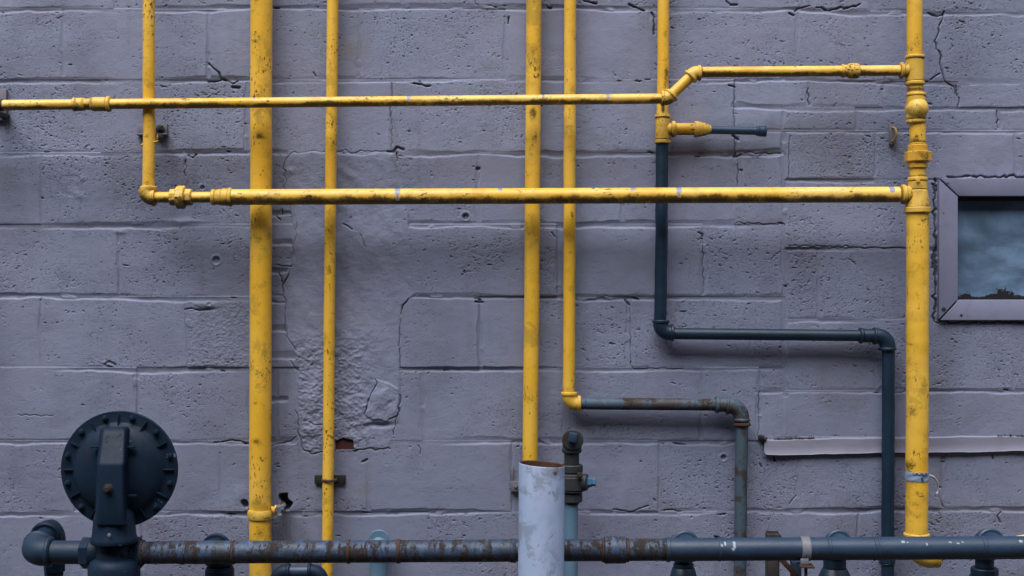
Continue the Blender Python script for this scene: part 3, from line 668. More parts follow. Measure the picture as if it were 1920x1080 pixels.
rt = root('gas_pipe', P(980, 367.5, 85), 'lower yellow cross pipe with sooty underside, running to the right riser', 'pipe')
at, dr = line((290, 370.2, 85), (1694, 364.8, 85))
MB().fit(at(u=288), dr, [(118, 10.2)], k, sub=10, soot=grime(1.3)).build('nipple', 'yellow_h', rt)
L = (1694-428)
MB().fit(at(u=430), dr, [(L-10, 14.8)], k, 48, sub=2.5, soot=grime(4.1, -0.50, 0.5, 0.06, 30, 0.30, chips=[(746, 5, .5), (1272, 5, .3), (1186, 4, -.6), (1671, 5, -.2), (938, 3, -.7), (1112, 3, -.8)])).build('pipe', 'yellow_h', rt)
un = MB().fit(at(u=319.5), dr, [(12.5, 16.5)], k, 8, bev=1.4, rot=math.pi/8, soot=grime(5))
un.fit(at(u=331), dr, [(16.5, 21.8)], k, 8, bev=1.6, rot=0.0, soot=grime(5)); un.fit(at(u=346.5), dr, [(13.5, 16.2)], k, 8, bev=1.4, rot=math.pi/8, soot=grime(6))
un.build('union', 'yellow_fit', rt)
MB().fit(at(u=397), dr, [(7, 15.2), (12, 14.2, 15.4), (13, 16.2), (6, 18.0)], k, bev=1.4, soot=grime(7, 0.0, .9)).build('reducer', 'yellow_fit', rt)

# ------------------------------------------------------------------ upper horizontal run with its offset to the riser
rt = root('gas_pipe', P(620, 191, 96), 'upper yellow cross pipe that jogs up through two 45 degree elbows to the right riser', 'pipe')
at, dr = line((0, 197.2, 100), (1240, 185, 90))
k = K(95)
MB().fit(at(u=-700), dr, [(848, 9.7)], k, 44, sub=9, soot=grime(8.1, -0.42, 0.45, 0.06, 30, 0.30)).build('pipe', 'yellow_h', rt)
MB().fit(at(u=200), dr, [(1044, 9.6)], k, 44, sub=2.5, soot=grime(9.4, -0.50, 0.5, 0.06, 30, 0.30, chips=[(767, 4, .2), (1140, 3.5, .3), (478, 3, -.6), (1018, 3, -.4)])).build('pipe', 'yellow_h', rt)
cp = MB().fit(at(u=137), dr, [(6, 13.0), (13, 12.2), (5, 12.4, 10.5)], k, bev=1.2, soot=grime(3, .1, .9))
cp.fit(at(u=158), dr, [(13, 10.6)], k, bev=1, soot=grime(4)); cp.fit(at(u=170), dr, [(5, 11.5, 13.2), (25, 13.4, 13.0), (7, 14.6)], k, bev=1.4, soot=grime(3.5, .1, .9))
cp.build('coupling', 'yellow_fit', rt)
c1 = P(1252, 184.5, 90); c2 = P(1302, 137, 88); k = K(89)
d12 = (c2-c1).normalized()
at2, dr2 = line((1302, 135.5, 88), (1696, 132.2, 85))
MB().elbow(c1, -dr, d12, 10.2, 15, k, 1.28, 1.46, 0.55, soot=grime(6.3, .1, .9)).build('elbow', 'yellow_fit', rt)
MB().sweep([c1.lerp(c2, i/8) for i in range(9)], 10.0*k, 40, soot=grime(7.7, 0.1, 0.95)).build('nipple', 'yellow_h', rt)
MB().elbow(c2, -d12, dr2, 10.2, 15, k, 1.28, 1.46, 0.55, soot=grime(8.3, .1, .9)).build('elbow', 'yellow_fit', rt)
MB().fit(at2(u=1316), dr2, [(372, 9.9)], k, 44, sub=9, soot=grime(10.2, -0.42, 0.45, 0.06, 30, 0.30)).build('pipe', 'yellow_h', rt)
MB().fit(at2(u=1577.5), dr2, [(5, 12.6), (7, 11.4), ], k, bev=1.2, soot=grime(2)).fit(at2(u=1589), dr2, [(4, 12.4, 14.2), (14, 14.6), (4, 14.2, 12.4)], k, 24, bev=1.0, soot=grime(3)).build('coupling', 'yellow_fit', rt)

# ------------------------------------------------------------------ right riser
rt = root('gas_riser', P(1719, 1040, 85), 'tall yellow riser at the right, built of tees, union and a thick lower pipe', 'pipe')
k = K(85); dn = Vector((0, 0, -1))
straight('pipe', '', (1714.5, 108, 85), (1713.5, TOP, 85), 14.4, 14.2, 13).build('pipe', 'yellow', rt)
te = MB().fit(P(1715.5, 104, 85), dn, [(6, 18.4), (43, 16.6), (7, 18.4)], k, bev=1.6, sub=2, soot=bands(85, (111, 2.5, .8), (131, 4, .45), (151, 3, .6), (158, 2, .7)))
te.fit(P(1703, 132.2, 85), (-1, 0, 0), [(9, 13.0), (6.5, 15.2)], k, bev=1.6, soot=grime(1, .2, 1))
te.build('tee', 'yellow_fit', rt)
MB().fit(P(1716.5, 158, 85), dn, [(20, 14.6)], k, sub=1.5, soot=lambda d, c: 0.95*math.exp(-((c.z-P(0, 169, 85).z)/0.006)**2)).build('nipple', 'yellow_rusty', rt)
ch = MB().fit(P(1717.5, 174.5, 85), dn, [(6, 18.4), (24, 17.6), (20, 17.8), (7, 18.6)], k, bev=1.6, sub=2, soot=bands(85, (181, 2, .8), (222, 5, .7), (230, 2, .7)))
pr = []
for i in range(13):
    a = math.pi/2*i/12; pr.append((math.sin(a), math.cos(a)))
cb = P(1720.5, 204, 92)
ch.sweep([cb+Vector((0, -1, 0))*(k*(-14+0)), cb]+[cb+Vector((0, -1, 0))*(k*19*s_) for s_, c_ in pr], [20*k, 20*k]+[max(0.2, 20*c_)*k for s_, c_ in pr], 44)
ch.box(P(1720, 182, 96), 3*k, 10*k, 9*k, bev=0.0012)
ch.build('valve_body', 'yellow_fit', rt)
MB().fit(P(1720.5, 230, 85), dn, [(38, 14.8)], k, sub=1.5, soot=lambda d, c: 0.95*math.exp(-((c.z-P(0, 267, 85).z)/0.006)**2)).build('nipple', 'yellow', rt)
uf = MB().fit(P(1720.5, 267, 85), dn, [(5, 14.9), (15, 18.2)], k, bev=1.2)
uf.fit(P(1721.5, 284.5, 85), dn, [(19, 24.6)], k, 8, bev=1.4, rot=math.pi/8, sub=4, soot=lambda d, c: 0.95*math.exp(-((d.x-0.1)/0.45)**2) if d.y < 0 else 0.0); uf.fit(P(1720.5, 302.5, 85), dn, [(13, 18.0)], k, bev=1.2)
uf.build('union', 'yellow_rusty', rt)
MB().fit(P(1720.5, 315, 85), dn, [(19, 14.8)], k, sub=1.5, soot=lambda d, c: 0.95*math.exp(-((c.z-P(0, 331, 85).z)/0.006)**2)).build('nipple', 'yellow_rusty', rt)
te = MB().fit(P(1720.5, 332.5, 85), dn, [(7, 18.6), (16, 17.4, 17.8), (33, 17.8, 22.4), (11, 24.6)], k, bev=1.6, sub=2, soot=bands(85, (340, 2, .7), (386, 4, .55), (399, 2, .6)))
te.fit(P(1708, 364.6, 85), (-1, 0, 0), [(10, 15.6, 16.2), (8, 18.6)], k, bev=2.0, soot=grime(2, .2, 1))
te.fit(P(1721, 338, 103), (0, -1, 0), [(2, 4)], k, 10)
te.build('reducing_tee', 'yellow_fit', rt)
straight('pipe', '', (1718.5, 1003, 85), (1721, 395, 85), 20.6, 20.8, 17, smudge=[(770, 14, .9, -.6), (872, 10, .8, -.75), (922, 7, .75, -.3), (940, 12, .5, -.3), (927, 2, .9, .1), (978, 8, .6, -.6), (1000, 4, .8, 0), (645, 4, .7, -.85), (412, 12, .3, 0)]).build('pipe', 'yellow', rt)
# foot of the riser: rim, elbow hidden by the header and the branch that leaves it to the right
MB().fit(P(1718.6, 999.5, 85), dn, [(6, 24.0)], k, bev=1.6).build('rim', 'yellow_fit', rt)
far = P(2300, 952, 60); el = P(1722, 1045, 85)
MB().elbow(el, (0, 0, 1), (far-el), 19, 22, k, 1.22, 1.3, 0.4).fit(el+(far-el).normalized()*(20*k), (far-el), [(18, 22, 16), (6, 14)], k).build('elbow', 'yellow_fit', rt)
MB().sweep([el.lerp(far, t/10) for t in range(11)], 10.5*k, 36).build('pipe', 'yellow_h', rt)

# tape tied on the thick pipe
tp = root('tape_band', P(1719, 893, 85), 'blue and white printed tape tied round the thick right riser with a loose wire end', 'tape')
def band(u, v0, v1, r, d, n=64):
    mb = MB(); kk = K(d); m = 8; prev = None; tot = []
    for j in range(m+1):
        t = j/m; c = P(u, v0+(v1-v0)*t, d); i = len(mb.v)
        for q in range(n):
            a = 2*math.pi*q/n
            rr = r+0.5*math.sin(a*5+t*7)*math.sin(t*3.14)+0.25*math.sin(a*11+t*15)+(-0.7 if j in (0, m) else 0)
            mb.v.append(c+Vector((math.cos(a)*rr*kk, math.sin(a)*rr*kk, -math.cos(a-0.4)*1.2*kk*(0.2+t)))); mb.so.append(0)
        if prev is not None: mb.bridge(prev, i, n)
        prev = i
    return mb
band(1718.8, 884, 902, 21.8, 85).build('band', 'tape', tp)
def letters(txt, u, vc, size, r, d, keep_below, mat, parent, spread=1.0):
    cu = bpy.data.curves.new('lettering', 'FONT'); cu.body = txt; cu.size = size; cu.align_x = 'CENTER'; cu.extrude = 0.0; cu.offset = 0.35; cu.space_character = spread
    ob = bpy.data.objects.new('lettering', cu); COL.objects.link(ob)
    me = bpy.data.meshes.new_from_object(ob.evaluated_get(bpy.context.evaluated_depsgraph_get()))
    bpy.data.objects.remove(ob)
    bm = bmesh.new(); bm.from_mesh(me)
    if keep_below is not None:
        bmesh.ops.bisect_plane(bm, geom=bm.verts[:]+bm.edges[:]+bm.faces[:], plane_co=(0, keep_below, 0), plane_no=(0, 1, 0), clear_outer=True)
    for x in np.arange(-40, 41, 2.0):
        bmesh.ops.bisect_plane(bm, geom=bm.verts[:]+bm.edges[:]+bm.faces[:], plane_co=(x, 0, 0), plane_no=(1, 0, 0))
    bmesh.ops.triangulate(bm, faces=bm.faces[:])
    kk = K(d); org = P(u, vc, d)
    for q in bm.verts:
        a = q.co.x/r
        q.co = Vector((math.sin(a)*r*kk, -math.cos(a)*r*kk, q.co.y*kk))+org-parent.location
    bm.to_mesh(me); bm.free(); me.name = 'lettering'
    me.materials.clear(); me.materials.append(M[mat])
    o = bpy.data.objects.new('lettering', me); COL.objects.link(o); o.parent = parent; return o
letters('OOESD', 1718.8+2, 888.4, 11.0, 23.0, 85, 4.2, 'ink', tp, 0.92)
letters('K', 1718.8+4, 898.8, 9.5, 23.0, 85, None, 'ink', tp)
wr = MB().sweep([P(1741, 890, 78), P(1746, 893, 80), P(1753, 898, 82), P(1758, 905, 78), P(1759, 914, 74), P(1758, 922, 72), P(1756, 926, 74)], [1.7*S]*7, 8)
wr.sweep([P(1744, 891, 82), P(1751, 894, 85), P(1757, 902, 80), P(1758.5, 908, 77)], 1.3*S, 8)
wr.build('wire', 'wire', tp)

# ------------------------------------------------------------------ yellow to slate drop in the right centre
rt = root('gas_pipe', P(1242, 240, 26), 'slim yellow pipe with a tee and short branch above the slate pipe', 'pipe')
k = K(26)
straight('pipe', '', (1242.2, 218, 26), (1249.0, TOP, 26), 11.0, 11.0, 19, smudge=[(205, 16, 1.0, 0), (140, 20, .7, .4), (160, 16, .6, .3), (60, 20, .4, .3), (112, 12, .5, .2)]).build('pipe', 'yellow', rt)
te = MB().fit(P(1242.3, 214, 26), dn, [(7, 15.2), (41, 13.2), (7, 15.6)], k, bev=1.5, sub=2, soot=bands(26, (214, 2.5, 1), (221, 3, .8), (236, 6, .55), (250, 8, .4), (262, 2.5, .9), (270, 2, .8)))
te.fit(P(1248, 242, 26), (1, 0, 0), [(11, 10.8, 12.0), (7.5, 15.2)], k, bev=1.6, soot=grime(2, .3, 1))
te.build('tee', 'yellow_fit', rt)
MB().fit(P(1266, 242, 26), (1, 0, 0), [(40, 11.2)], k, sub=8, soot=grime(5, .15, 1)).build('nipple', 'yellow_h', rt)
MB().fit(P(1302, 242.3, 26), (1, 0, -0.02), [(8, 15.2), (8, 14.2, 13.0), (13, 12.6, 8.8), (2, 8.2)], k, bev=1.2, soot=grime(6, .2, 1)).build('reducer', 'yellow_fit', rt)
rt = root('capped_stub', P(1330, 243, 26), 'short petrol blue capped stub with a thin rod, level with the yellow tee', 'pipe')
MB().fit(P(1327, 243.6, 26), (1, 0, -0.022), [(96, 7.4)], k, 32, sub=10, soot=grime(5, .1, 1)).build('pipe', 'petrol', rt)
MB().fit(P(1418, 245.8, 26), (1, 0, -0.022), [(5, 9.4), (10, 10.2), (3.5, 10.6)], k, 32, bev=1.2).build('cap', 'petrol', rt)
MB().fit(P(1435, 245.0, 26), (1, 0, -0.01), [(48, 1.5)], k, 10).build('rod', 'zinc', rt)

rt = root('slate_pipe', P(1240, 440, 26), 'smooth dark slate blue pipe stepping down from the yellow tee to the bottom right', 'pipe')
straight('pipe', '', (1238.2, 608, 26), (1241.8, 262, 26), 11.6, 11.6, 23).build('pipe', 'slate', rt)
MB().elbow(P(1239, 624, 26), (0, 0, 1), (1, 0, 0), 11.4, 17, k, 1.26, 1.42, 0.55).build('elbow', 'slate', rt)
at, dr = line((1262, 625.5, 26), (1640, 629.5, 26))
MB().fit(at(u=1256), dr, [(366, 10.8)], k, sub=12, soot=grime(4, .1, 1)).build('pipe', 'slate', rt)
MB().elbow(P(1664, 630, 26), (-1, 0, 0), (0, 0, -1), 12.0, 20, k, 1.22, 1.38, 0.5).fit(at(u=1611), dr, [(6, 15.2), (28, 13.0)], k, bev=1.4).build('elbow', 'slate', rt)
straight('pipe', '', (1666.5, 656, 26), (1660.8, ground_v(26), 26), 11.7, 12.0, 29).build('pipe', 'slate', rt)
MB().fit(P(1663.2, 1046, 26), dn, [(9, 15.0), (5, 14.6, 12.4)], k, bev=1).build('coupling', 'slate', rt)

# ------------------------------------------------------------------ header pipe
HD = 200; k = K(HD)
hat, hdr = line((258, 1036.4, HD), (1930, 1026.6, HD))
rt = root('header_pipe', P(700, 1034, HD), 'thick horizontal blue header pipe along the bottom, flaking and rusty on its left half', 'pipe')
def hseg(u0, u1, r, mat, name='pipe', seed=1.0, **kw):
    p0, p1 = hat(u=u0), hat(u=u1); return MB().fit(p0, hdr, [((p1-p0).length/k, r)], k, 52, sub=1.6, soot=grime(seed, -0.30, 0.40, 0.06, 30, 0.20, chips=[(1350, 1.6, -.45, .62), (1357, 2.2, -.55, .8), (1374, 1.8, -.2, .75), (1371, 2.4, -.1, .3), (1689, 3, -.6, .75), (1697, 2, -.6, .7), (1732, 1.4, -.45, .6), (1776, 2, -.6, .7), (1790, 2.6, -.5, .66), (1800, 1.5, -.6, .72), (1908, 3, -.6, .8)], cd=200), bev=kw.get('bev', 1.0)).build(name, mat, rt)  # black lower half: shade painted into the header's colour
hseg(262, 974, 20.8, 'worn', seed=2.1)
hseg(960, 1250, 20.6, 'worn', seed=3.3)
hseg(1249, 2300, 21.4, 'header', seed=4.5)
for u0, u1, r, mt in ((338, 348, 22.2, 'worn'), (350, 436, 21.6, 'worn'), (436, 441, 22.6, 'rust'), (651, 657, 22.6, 'rust'), (744, 751, 22.8, 'rust'), (957, 968, 22.6, 'worn'),
                      (1128, 1133, 22.8, 'rust'), (1173, 1179, 22.8, 'rust'), (1133, 1173, 25.2, 'worn')):
    hseg(u0, u1, r, mt, 'coupling' if u1-u0 > 20 else 'collar', u0)
for u0, u1, r in ((1248, 1256, 22.8), (1346, 1351, 22.4), (1549, 1556, 22.4), (1636, 1640, 22.6), (1643, 1648, 22.4), (1838, 1846, 22.4)):
    hseg(u0, u1, r, 'header', 'collar', u0)
# left end: elbow back to the wall, then down
rl = root('header_elbow', P(62, 1035, HD), 'dark blue pipe end at bottom left that doubles back to the wall and drops', 'pipe')
lat, ldr = line((62, 1035.4, HD), (180, 1035.8, HD))
c0, c1, c2 = P(61, 1035, HD), P(97, 992, 100), P(98, ground_v(100), 100)
MB().fit(lat(u=84), ldr, [(80, 21.8)], k, 48, sub=8, soot=grime(6.1, -0.4, .6)).build('pipe', 'petrol_dull', rl)
MB().elbow(c0, ldr, (c1-c0), 21.0, 26, k, 1.24, 1.36, 0.45, 44, soot=grime(7.7, -0.4, 0.8)).build('elbow', 'petrol_dull', rl)
MB().sweep([c0.lerp(c1, t/8) for t in range(1, 9)], 20.2*k, 44).build('pipe', 'cast', rl)
MB().elbow(c1, (c0-c1), dn, 20.5, 22, K(100), 1.24, 1.36, 0.45, 44).build('elbow', 'cast', rl)
MB().sweep([P(99, 1005, 100), P(100, 1060, 100), c2], 16*K(100), 40).fit(P(102, 1052, 106), dn, [(20, 20), (8, 17)], K(106), 6, bev=1.5).build('pipe', 'cast', rl)

# ------------------------------------------------------------------ regulator
rg = root('pressure_regulator', P(215, 1036, HD), 'large dark blue disc-shaped pressure regulator mounted on the left end of the header', 'regulator')
DC = (223, 880, 205); kd = K(205); fr = Vector((0, -1, 0)); c = P(*DC)
di = MB()
prof = [(-26, 2), (-26, 40), (-22, 70), (-13, 90), (-10, 95), (-9, 108), (-8, 109.2), (-1.2, 109.4), (0, 108.4), (0.3, 90), (1.5, 86.5), (5, 84), (10, 79), (15, 71), (20, 60), (24, 46), (26, 30), (26.5, 2)]
x, y = basis(fr); prev = None
for dd, r in prof:
    i = di.ring(c+fr*(dd*kd), x, y, r*kd, 96)
    if prev is None: di.cap(i, 96, True)
    else: di.bridge(prev, i, 96)
    prev = i
di.cap(prev, 96, False)
for j in range(12):                              # stiffening ribs cast into the rim
    a = math.radians(30*j+90); rd = Vector((math.cos(a), 0, math.sin(a)))
    rot = Matrix(((rd.x, 0, -rd.z), (0, 1, 0), (rd.z, 0, rd.x)))
    di.box(c+rd*(93*kd)+fr*(2.5*kd), 21*kd, 8*kd, 2.6*kd, rot, 0.0008)
disc = di.build('diaphragm_case', 'cast', rg)
for j in range(12):
    a = math.radians(30*j+75); rd = Vector((math.cos(a), 0, math.sin(a)))
    MB().fit(c+rd*(99*kd)-fr*(1*kd), fr, [(3, 6.6), (6, 5.0), (4, 2.6)], kd, 6, bev=0.5, rot=j).build('bolt', 'cast', disc)
# arm: bracket over the dome, sloped at its head
def arm_section(v, dfront, hw, uc, dback=8):
    return [P(uc-hw-3, v, DC[2]+dback), P(uc-hw, v, DC[2]+dfront-5), P(uc-hw+4, v, DC[2]+dfront), P(uc+hw-4, v, DC[2]+dfront), P(uc+hw, v, DC[2]+dfront-5), P(uc+hw+8, v, DC[2]+dback)]
am = MB(); prev = None
for v_, df, hw, uc in ((800, 20, 20, 214), (806, 30, 23, 214), (815, 36, 24, 213), (866, 54, 26, 209), (869, 56, 26, 208.5), (874, 57, 25, 208), (955, 57, 26, 207), (985, 57, 28, 209)):
    sec = arm_section(v_, df, hw, uc); i = len(am.v); am.v += sec; am.so += [0]*6
    if prev is not None: am.bridge(prev, i, 6)
    else: am.cap(i, 6, True)
    prev = i
am.cap(prev, 6, False)
arm = am.build('arm', 'cast', rg, bevel=0.0028)
kb = K(260)
MB().fit(P(204, 916, 260), fr, [(4, 9.5), (5, 7.6), (5, 5)], kb, 20, bev=0.8).build('bolt', 'black', arm)
for (uu, vv) in ((180, 838), (245, 838), (249, 929), (190, 960)):
    MB().box(P(uu, vv, 234), 17*kd, 12*kd, 3.6*kd, bev=0.001).build('lug', 'cast', arm)
# cup and valve body
dk = 224; kv = K(dk)
cu = MB(); cc = lambda v: P(214, v, dk)
pf = [(950, 14), (953, 24), (957, 31), (963, 35.5), (972, 37.5), (985, 38.5), (1004, 40.5), (1008, 42.5), (1015, 42.8), (1017, 41.5)]
prev = None
for v_, r in pf:
    i = cu.ring(cc(v_), Vector((1, 0, 0)), Vector((0, 1, 0)), r*kv, 56)
    if prev is None: cu.cap(i, 56, True)
    else: cu.bridge(prev, i, 56)
    prev = i
cu.cap(prev, 56, False); hous = cu.build('spring_housing', 'cast', rg)
MB().fit(P(205, 1003, dk+40), fr, [(2.5, 3.2)], kv, 14, bev=0.5).build('screw', 'zinc', hous)
vb = MB().fit(hat(u=168), hdr, [(88, 29)], k, 40, bev=4)
vb.fit(P(214, 1015, 215), dn, [(34, 30, 34)], k, 48)
pf = [(1042, 26), (1046, 36), (1052, 43), (1062, 47), (1100, 47), (1118, 40), (1126, 20)]; prev = None
for v_, r in pf:
    i = vb.ring(P(214, v_, 216), Vector((1, 0, 0)), Vector((0, 1, 0)), r*k, 56)
    if prev is None: vb.cap(i, 56, True)
    else: vb.bridge(prev, i, 56)
    prev = i
vb.cap(prev, 56, False)
vb.box(P(214, 1040, 232), 52*k, 16*k, 5*k, bev=0.002)
vb.build('valve_body', 'cast', rg)
for u0, ln in ((154, 18), (244, 22)):
    MB().fit(hat(u=u0), hdr, [(ln, 29.5)], k, 6, bev=2.2, rot=math.pi/6).build('hex_nut', 'cast', rg)
MB().fit(hat(u=265), hdr, [(5, 24)], k, 48).build('collar', 'rust', rg)

# ------------------------------------------------------------------ drops behind the header
def drop(u, top, r, prof, label, mat='header', d=112):
    rt = root('drop_pipe', P(u, 1030, d), label, 'pipe', 'drops teed off the back of the header')
    kk = K(d); cv = top+r*1.30; c = P(u, cv, d); h = hat(u=u)
    back = Vector((h.x, c.y, h.z))
    tgt = Vector((c.x, h.y, h.z))
    MB().elbow(c, tgt-c, dn, r, r*1.25, kk, 1.24, 1.36, 0.45, 40).build('elbow', mat, rt)
    MB().sweep([c.lerp(tgt, t/6) for t in range(1, 7)], r*kk, 40).build('pipe', mat, rt)
    v = cv+r*1.3
    segs = prof+[(ground_v(d)-v-sum(p[0] for p in prof), r*0.9)]
    MB().fit(P(u, v, d), dn, segs, kk, 40, bev=1.4).build('riser', mat if mat != 'header' else 'slate', rt)
drop(412, 998, 20, [(12, 18), (4, 25), (22, 27), (10, 23)], 'drop pipe behind the rusty header, between the regulator and the thickest yellow pipe', 'cast')
drop(1281.5, 992, 19, [(14, 11), (8, 19), (22, 21, 26), (30, 26)], 'drop pipe behind the header right of the wide rusty coupling, with a rust-topped valve', 'header')
drop(1565, 990, 18, [(10, 18), (18, 21), (24, 23, 33), (30, 30)], 'drop pipe behind the header between the strap clamp and the slate pipe', 'header')
drop(1846, 987, 19, [(28, 17), (14, 25), (40, 27)], 'rightmost drop pipe behind the header, near the frame edge', 'header')

# ------------------------------------------------------------------ inverted U, vent stub, valve, bollard
ub = root('u_bend', P(562, 1072, 118), 'small dark inverted U-bend pipe under the header between two yellow pipes', 'pipe')
k = K(118)
for uu, dx in ((520, 1), (602, -1)):
    MB().elbow(P(uu, 1072, 118), (dx, 0, 0), dn, 11.5, 17, k, 1.22, 1.42, 0.55).build('elbow', 'cast', ub)
    MB().sweep([P(uu, 1090, 118), P(uu, ground_v(118), 118)], 11*k, 32).build('pipe', 'cast', ub)
MB().fit(P(536, 1071.5, 118), (1, 0, 0), [(52, 11)], k, 36).build('pipe', 'header', ub)

vs = root('vent_stub', P(710, 1030, 44), 'pale blue plastic pipe with a rounded elbow top behind the header', 'pipe')
k = K(44)
MB().elbow(P(710, 1019, 44), (0, 1, 0), dn, 16, 18, k, 1.06, 1.30, 0.5, 40, ra=False).build('elbow', 'pale_blue', vs)
MB().sweep([P(710, 1017, 44), P(710, 1017, -4)], [17*k, 17*k], 40).fit(P(710, 1014, 44), (0, 1, 0), [(6, 20)], k).build('pipe', 'pale_blue', vs)
MB().sweep([P(710, 1040, 44), P(710, ground_v(44), 44)], 16.6*k, 40).build('pipe', 'pale_blue', vs)

gv = root('gas_valve', P(1072, 900, 70), 'old greenish rusty valve on a pale blue pipe, half hidden behind the white bollard', 'valve')
k = K(70)
MB().sweep([P(1070.5, 940, 70), P(1069, ground_v(70), 70)], 13.2*k, 40).build('riser', 'pale_blue', gv)
bd = MB().fit(P(1072, 946, 70), (0, 0, 1), [(5, 14), (17, 20), (6, 20, 25), (26, 26.5), (6, 25, 20), (15, 21)], k, 40, bev=1.8)
bd.fit(P(1090, 904, 78), (1, -0.25, 0), [(12, 16)], k, 24, bev=2)
bd.fit(P(1087, 891, 94), fr, [(5, 5.5), (3, 3.2)], k, 14)
vbd = bd.build('body', 'casting_green', gv)
MB().fit(P(1098, 904, 76), (1, -0.1, 0), [(12, 12.0, 9), (7, 7.5)], k, 6, bev=1.2, rot=0.3).build('cap', 'cap_blue', vbd)
MB().fit(P(1072, 872, 70), (0, 0, 1), [(26, 14)], k, 36).build('nipple', 'casting_green', gv)
eb = MB().fit(P(1072, 849, 70), (0, 0, 1), [(9, 18.6), (14, 17)], k, 40, bev=2)
eb.elbow(P(1073, 823, 70), dn, fr, 13.5, 12, k, 1.28, 1.48, 0.55, ra=False)
eb.build('elbow', 'casting_green', gv)
MB().box(P(1074, 820, 98), 15*k, 16*k, 17*k, Matrix.Rotation(0.12, 3, 'Y'), 0.002).build('plug', 'header', gv)

k = K(300)
bo = root('bollard', P(1011, ground_v(300), 300), 'scuffed bluish white steel post with an open rusty top, standing in front of the header', 'bollard')
axt = P(1015.8, 870, 300); axb = P(1010.5, ground_v(300), 300); ax = (axt-axb).normalized()
xx = Vector((1, 0, 0)); xx = (xx-ax*xx.dot(ax)).normalized(); yy = ax.cross(xx)
tl = (ax+Vector((-0.075, 0.0, 0))).normalized()
outer = MB(); N = 72; L = (axt-axb).length
rings = [(0, 42.9), (0.25, 42.9), (0.5, 43), (0.7, 43), (0.85, 43), (0.93, 43)]+[(0.95+0.049*q/24, 43) for q in range(25)]+[(1.0, 42.3)]
def tilt(p, c, t): return -ax*((p-c).dot(xx)*0.075*max(0, (t-0.9)/0.1))
prev = None
for t, r in rings:
    c = axb.lerp(axt, t); i = len(outer.v)
    for q in range(N):
        a = 2*math.pi*q/N; p = c+(xx*math.cos(a)+yy*math.sin(a))*(r*k)
        outer.v.append(p+tilt(p, c, t))
        wv = 0.5+0.5*math.sin(a*3+1.0)*math.sin(a*5+0.4)
        sp_ = math.exp(-((a-2*math.pi+0.98)/0.16)**2-((t-0.9865)/0.0065)**2)
        outer.so.append(max(1.1*sp_, 0.55*wv if t > 0.9965 else 0.0, 0.75 if t > 0.9995 else 0.0, 0.45*math.exp(-((a-2*math.pi+0.98)/0.22)**2) if t > 0.985 else 0))
    if prev is not None: outer.bridge(prev, i, N)
    prev = i
outer.build('post', 'bollard', bo)
inner = MB(); prev = None
for t, r in [(1.0, 42.3), (1.0008, 41.0), (0.999, 39.6), (0.97, 39.4), (0.8, 39.4), (0.78, 0.3)]:
    c = axb.lerp(axt, t); i = len(inner.v)
    for q in range(N):
        a = 2*math.pi*q/N; p = c+(xx*math.cos(a)+yy*math.sin(a))*(r*k); inner.v.append(p+tilt(p, c, 1.0)); inner.so.append(0)
    if prev is not None: inner.bridge(prev, i, N)
    prev = i
inner.build('rusty_bore', 'rust', bo)

# ------------------------------------------------------------------ brackets
def plate(mb, u0, u1, v0, v1, d, th, bev=0.001):
    kk = K(d); return mb.box(P((u0+u1)/2, (v0+v1)/2, d), (u1-u0)*kk, th*S, (v1-v0)*kk, bev=bev)
# split ring on the thickest pipe
br = root('pipe_clamp', P(489, 965, 34), 'yellow split ring with a rusty bolt round the thickest yellow pipe', 'clamp')
k = K(34)
rb = MB()
def hoop(mb, u, v, d, r, h, th, n=56, dip=0.0):
    kk = K(d); c = P(u, v, d); prof = [(-h/2, r), (-h/2, r+th*.6), (-h/4, r+th), (h/4, r+th), (h/2, r+th*.6), (h/2, r)]
    base = len(mb.v)
    for q in range(n):
        a = 2*math.pi*q/n
        for z, rr in prof: mb.v.append(c+Vector((math.cos(a)*rr*kk, math.sin(a)*rr*kk, z*kk+dip*math.sin(a)*kk))); mb.so.append(0)
    m = len(prof)
    for q in range(n):
        for j in range(m):
            a0 = base+q*m+j; a1 = base+q*m+(j+1) % m; b0 = base+((q+1) % n)*m+j; b1 = base+((q+1) % n)*m+(j+1) % m
            mb.f.append((a0, a1, b1, b0))
    return mb
hoop(rb, 488.5, 964, 34, 20.8, 17, 3.4)
rb.build('ring', 'yellow_fit', br)
ear = MB().fit(P(510, 957, 40), (1, 0.2, 0.35), [(6, 8, 6), (6, 7)], k, 16, bev=1.5).build('ear', 'yellow_rusty', br)
MB().fit(P(467, 956, 36), (-1, 0.4, 0.3), [(9, 5, 4)], k, 14).build('ear', 'zinc', br)
bt = MB().fit(P(522, 956, 60), (0.15, 0.98, 0.1), [(5, 7), (3, 9), (26, 4)], k, 6, bev=.6); bt.fit(P(524, 962, 56), (0.3, -0.3, -1), [(7, 5)], k, 8)
bt.build('bolt', 'zinc', br)
MB().sweep([P(524, 956, 36), P(530, 947, 14), P(531, 943, -18)], 5*k, 14).build('hanger_rod', 'rust', br)

br = root('pipe_bracket', P(619, 899, 4), 'black rectangular plate bracket with a rusty ring round the slim pipe on the patch', 'bracket')
plate(MB(), 590, 648, 891, 907, 5, 5).build('plate', 'black', br)
rb = MB(); hoop(rb, 617.5, 900, 25, 12.4, 5, 2.6); rb.box(P(606, 899, 18), 4*S, 26*S, 4*S); rb.box(P(629, 899, 18), 4*S, 26*S, 4*S)
rb.build('ring', 'rust', br)

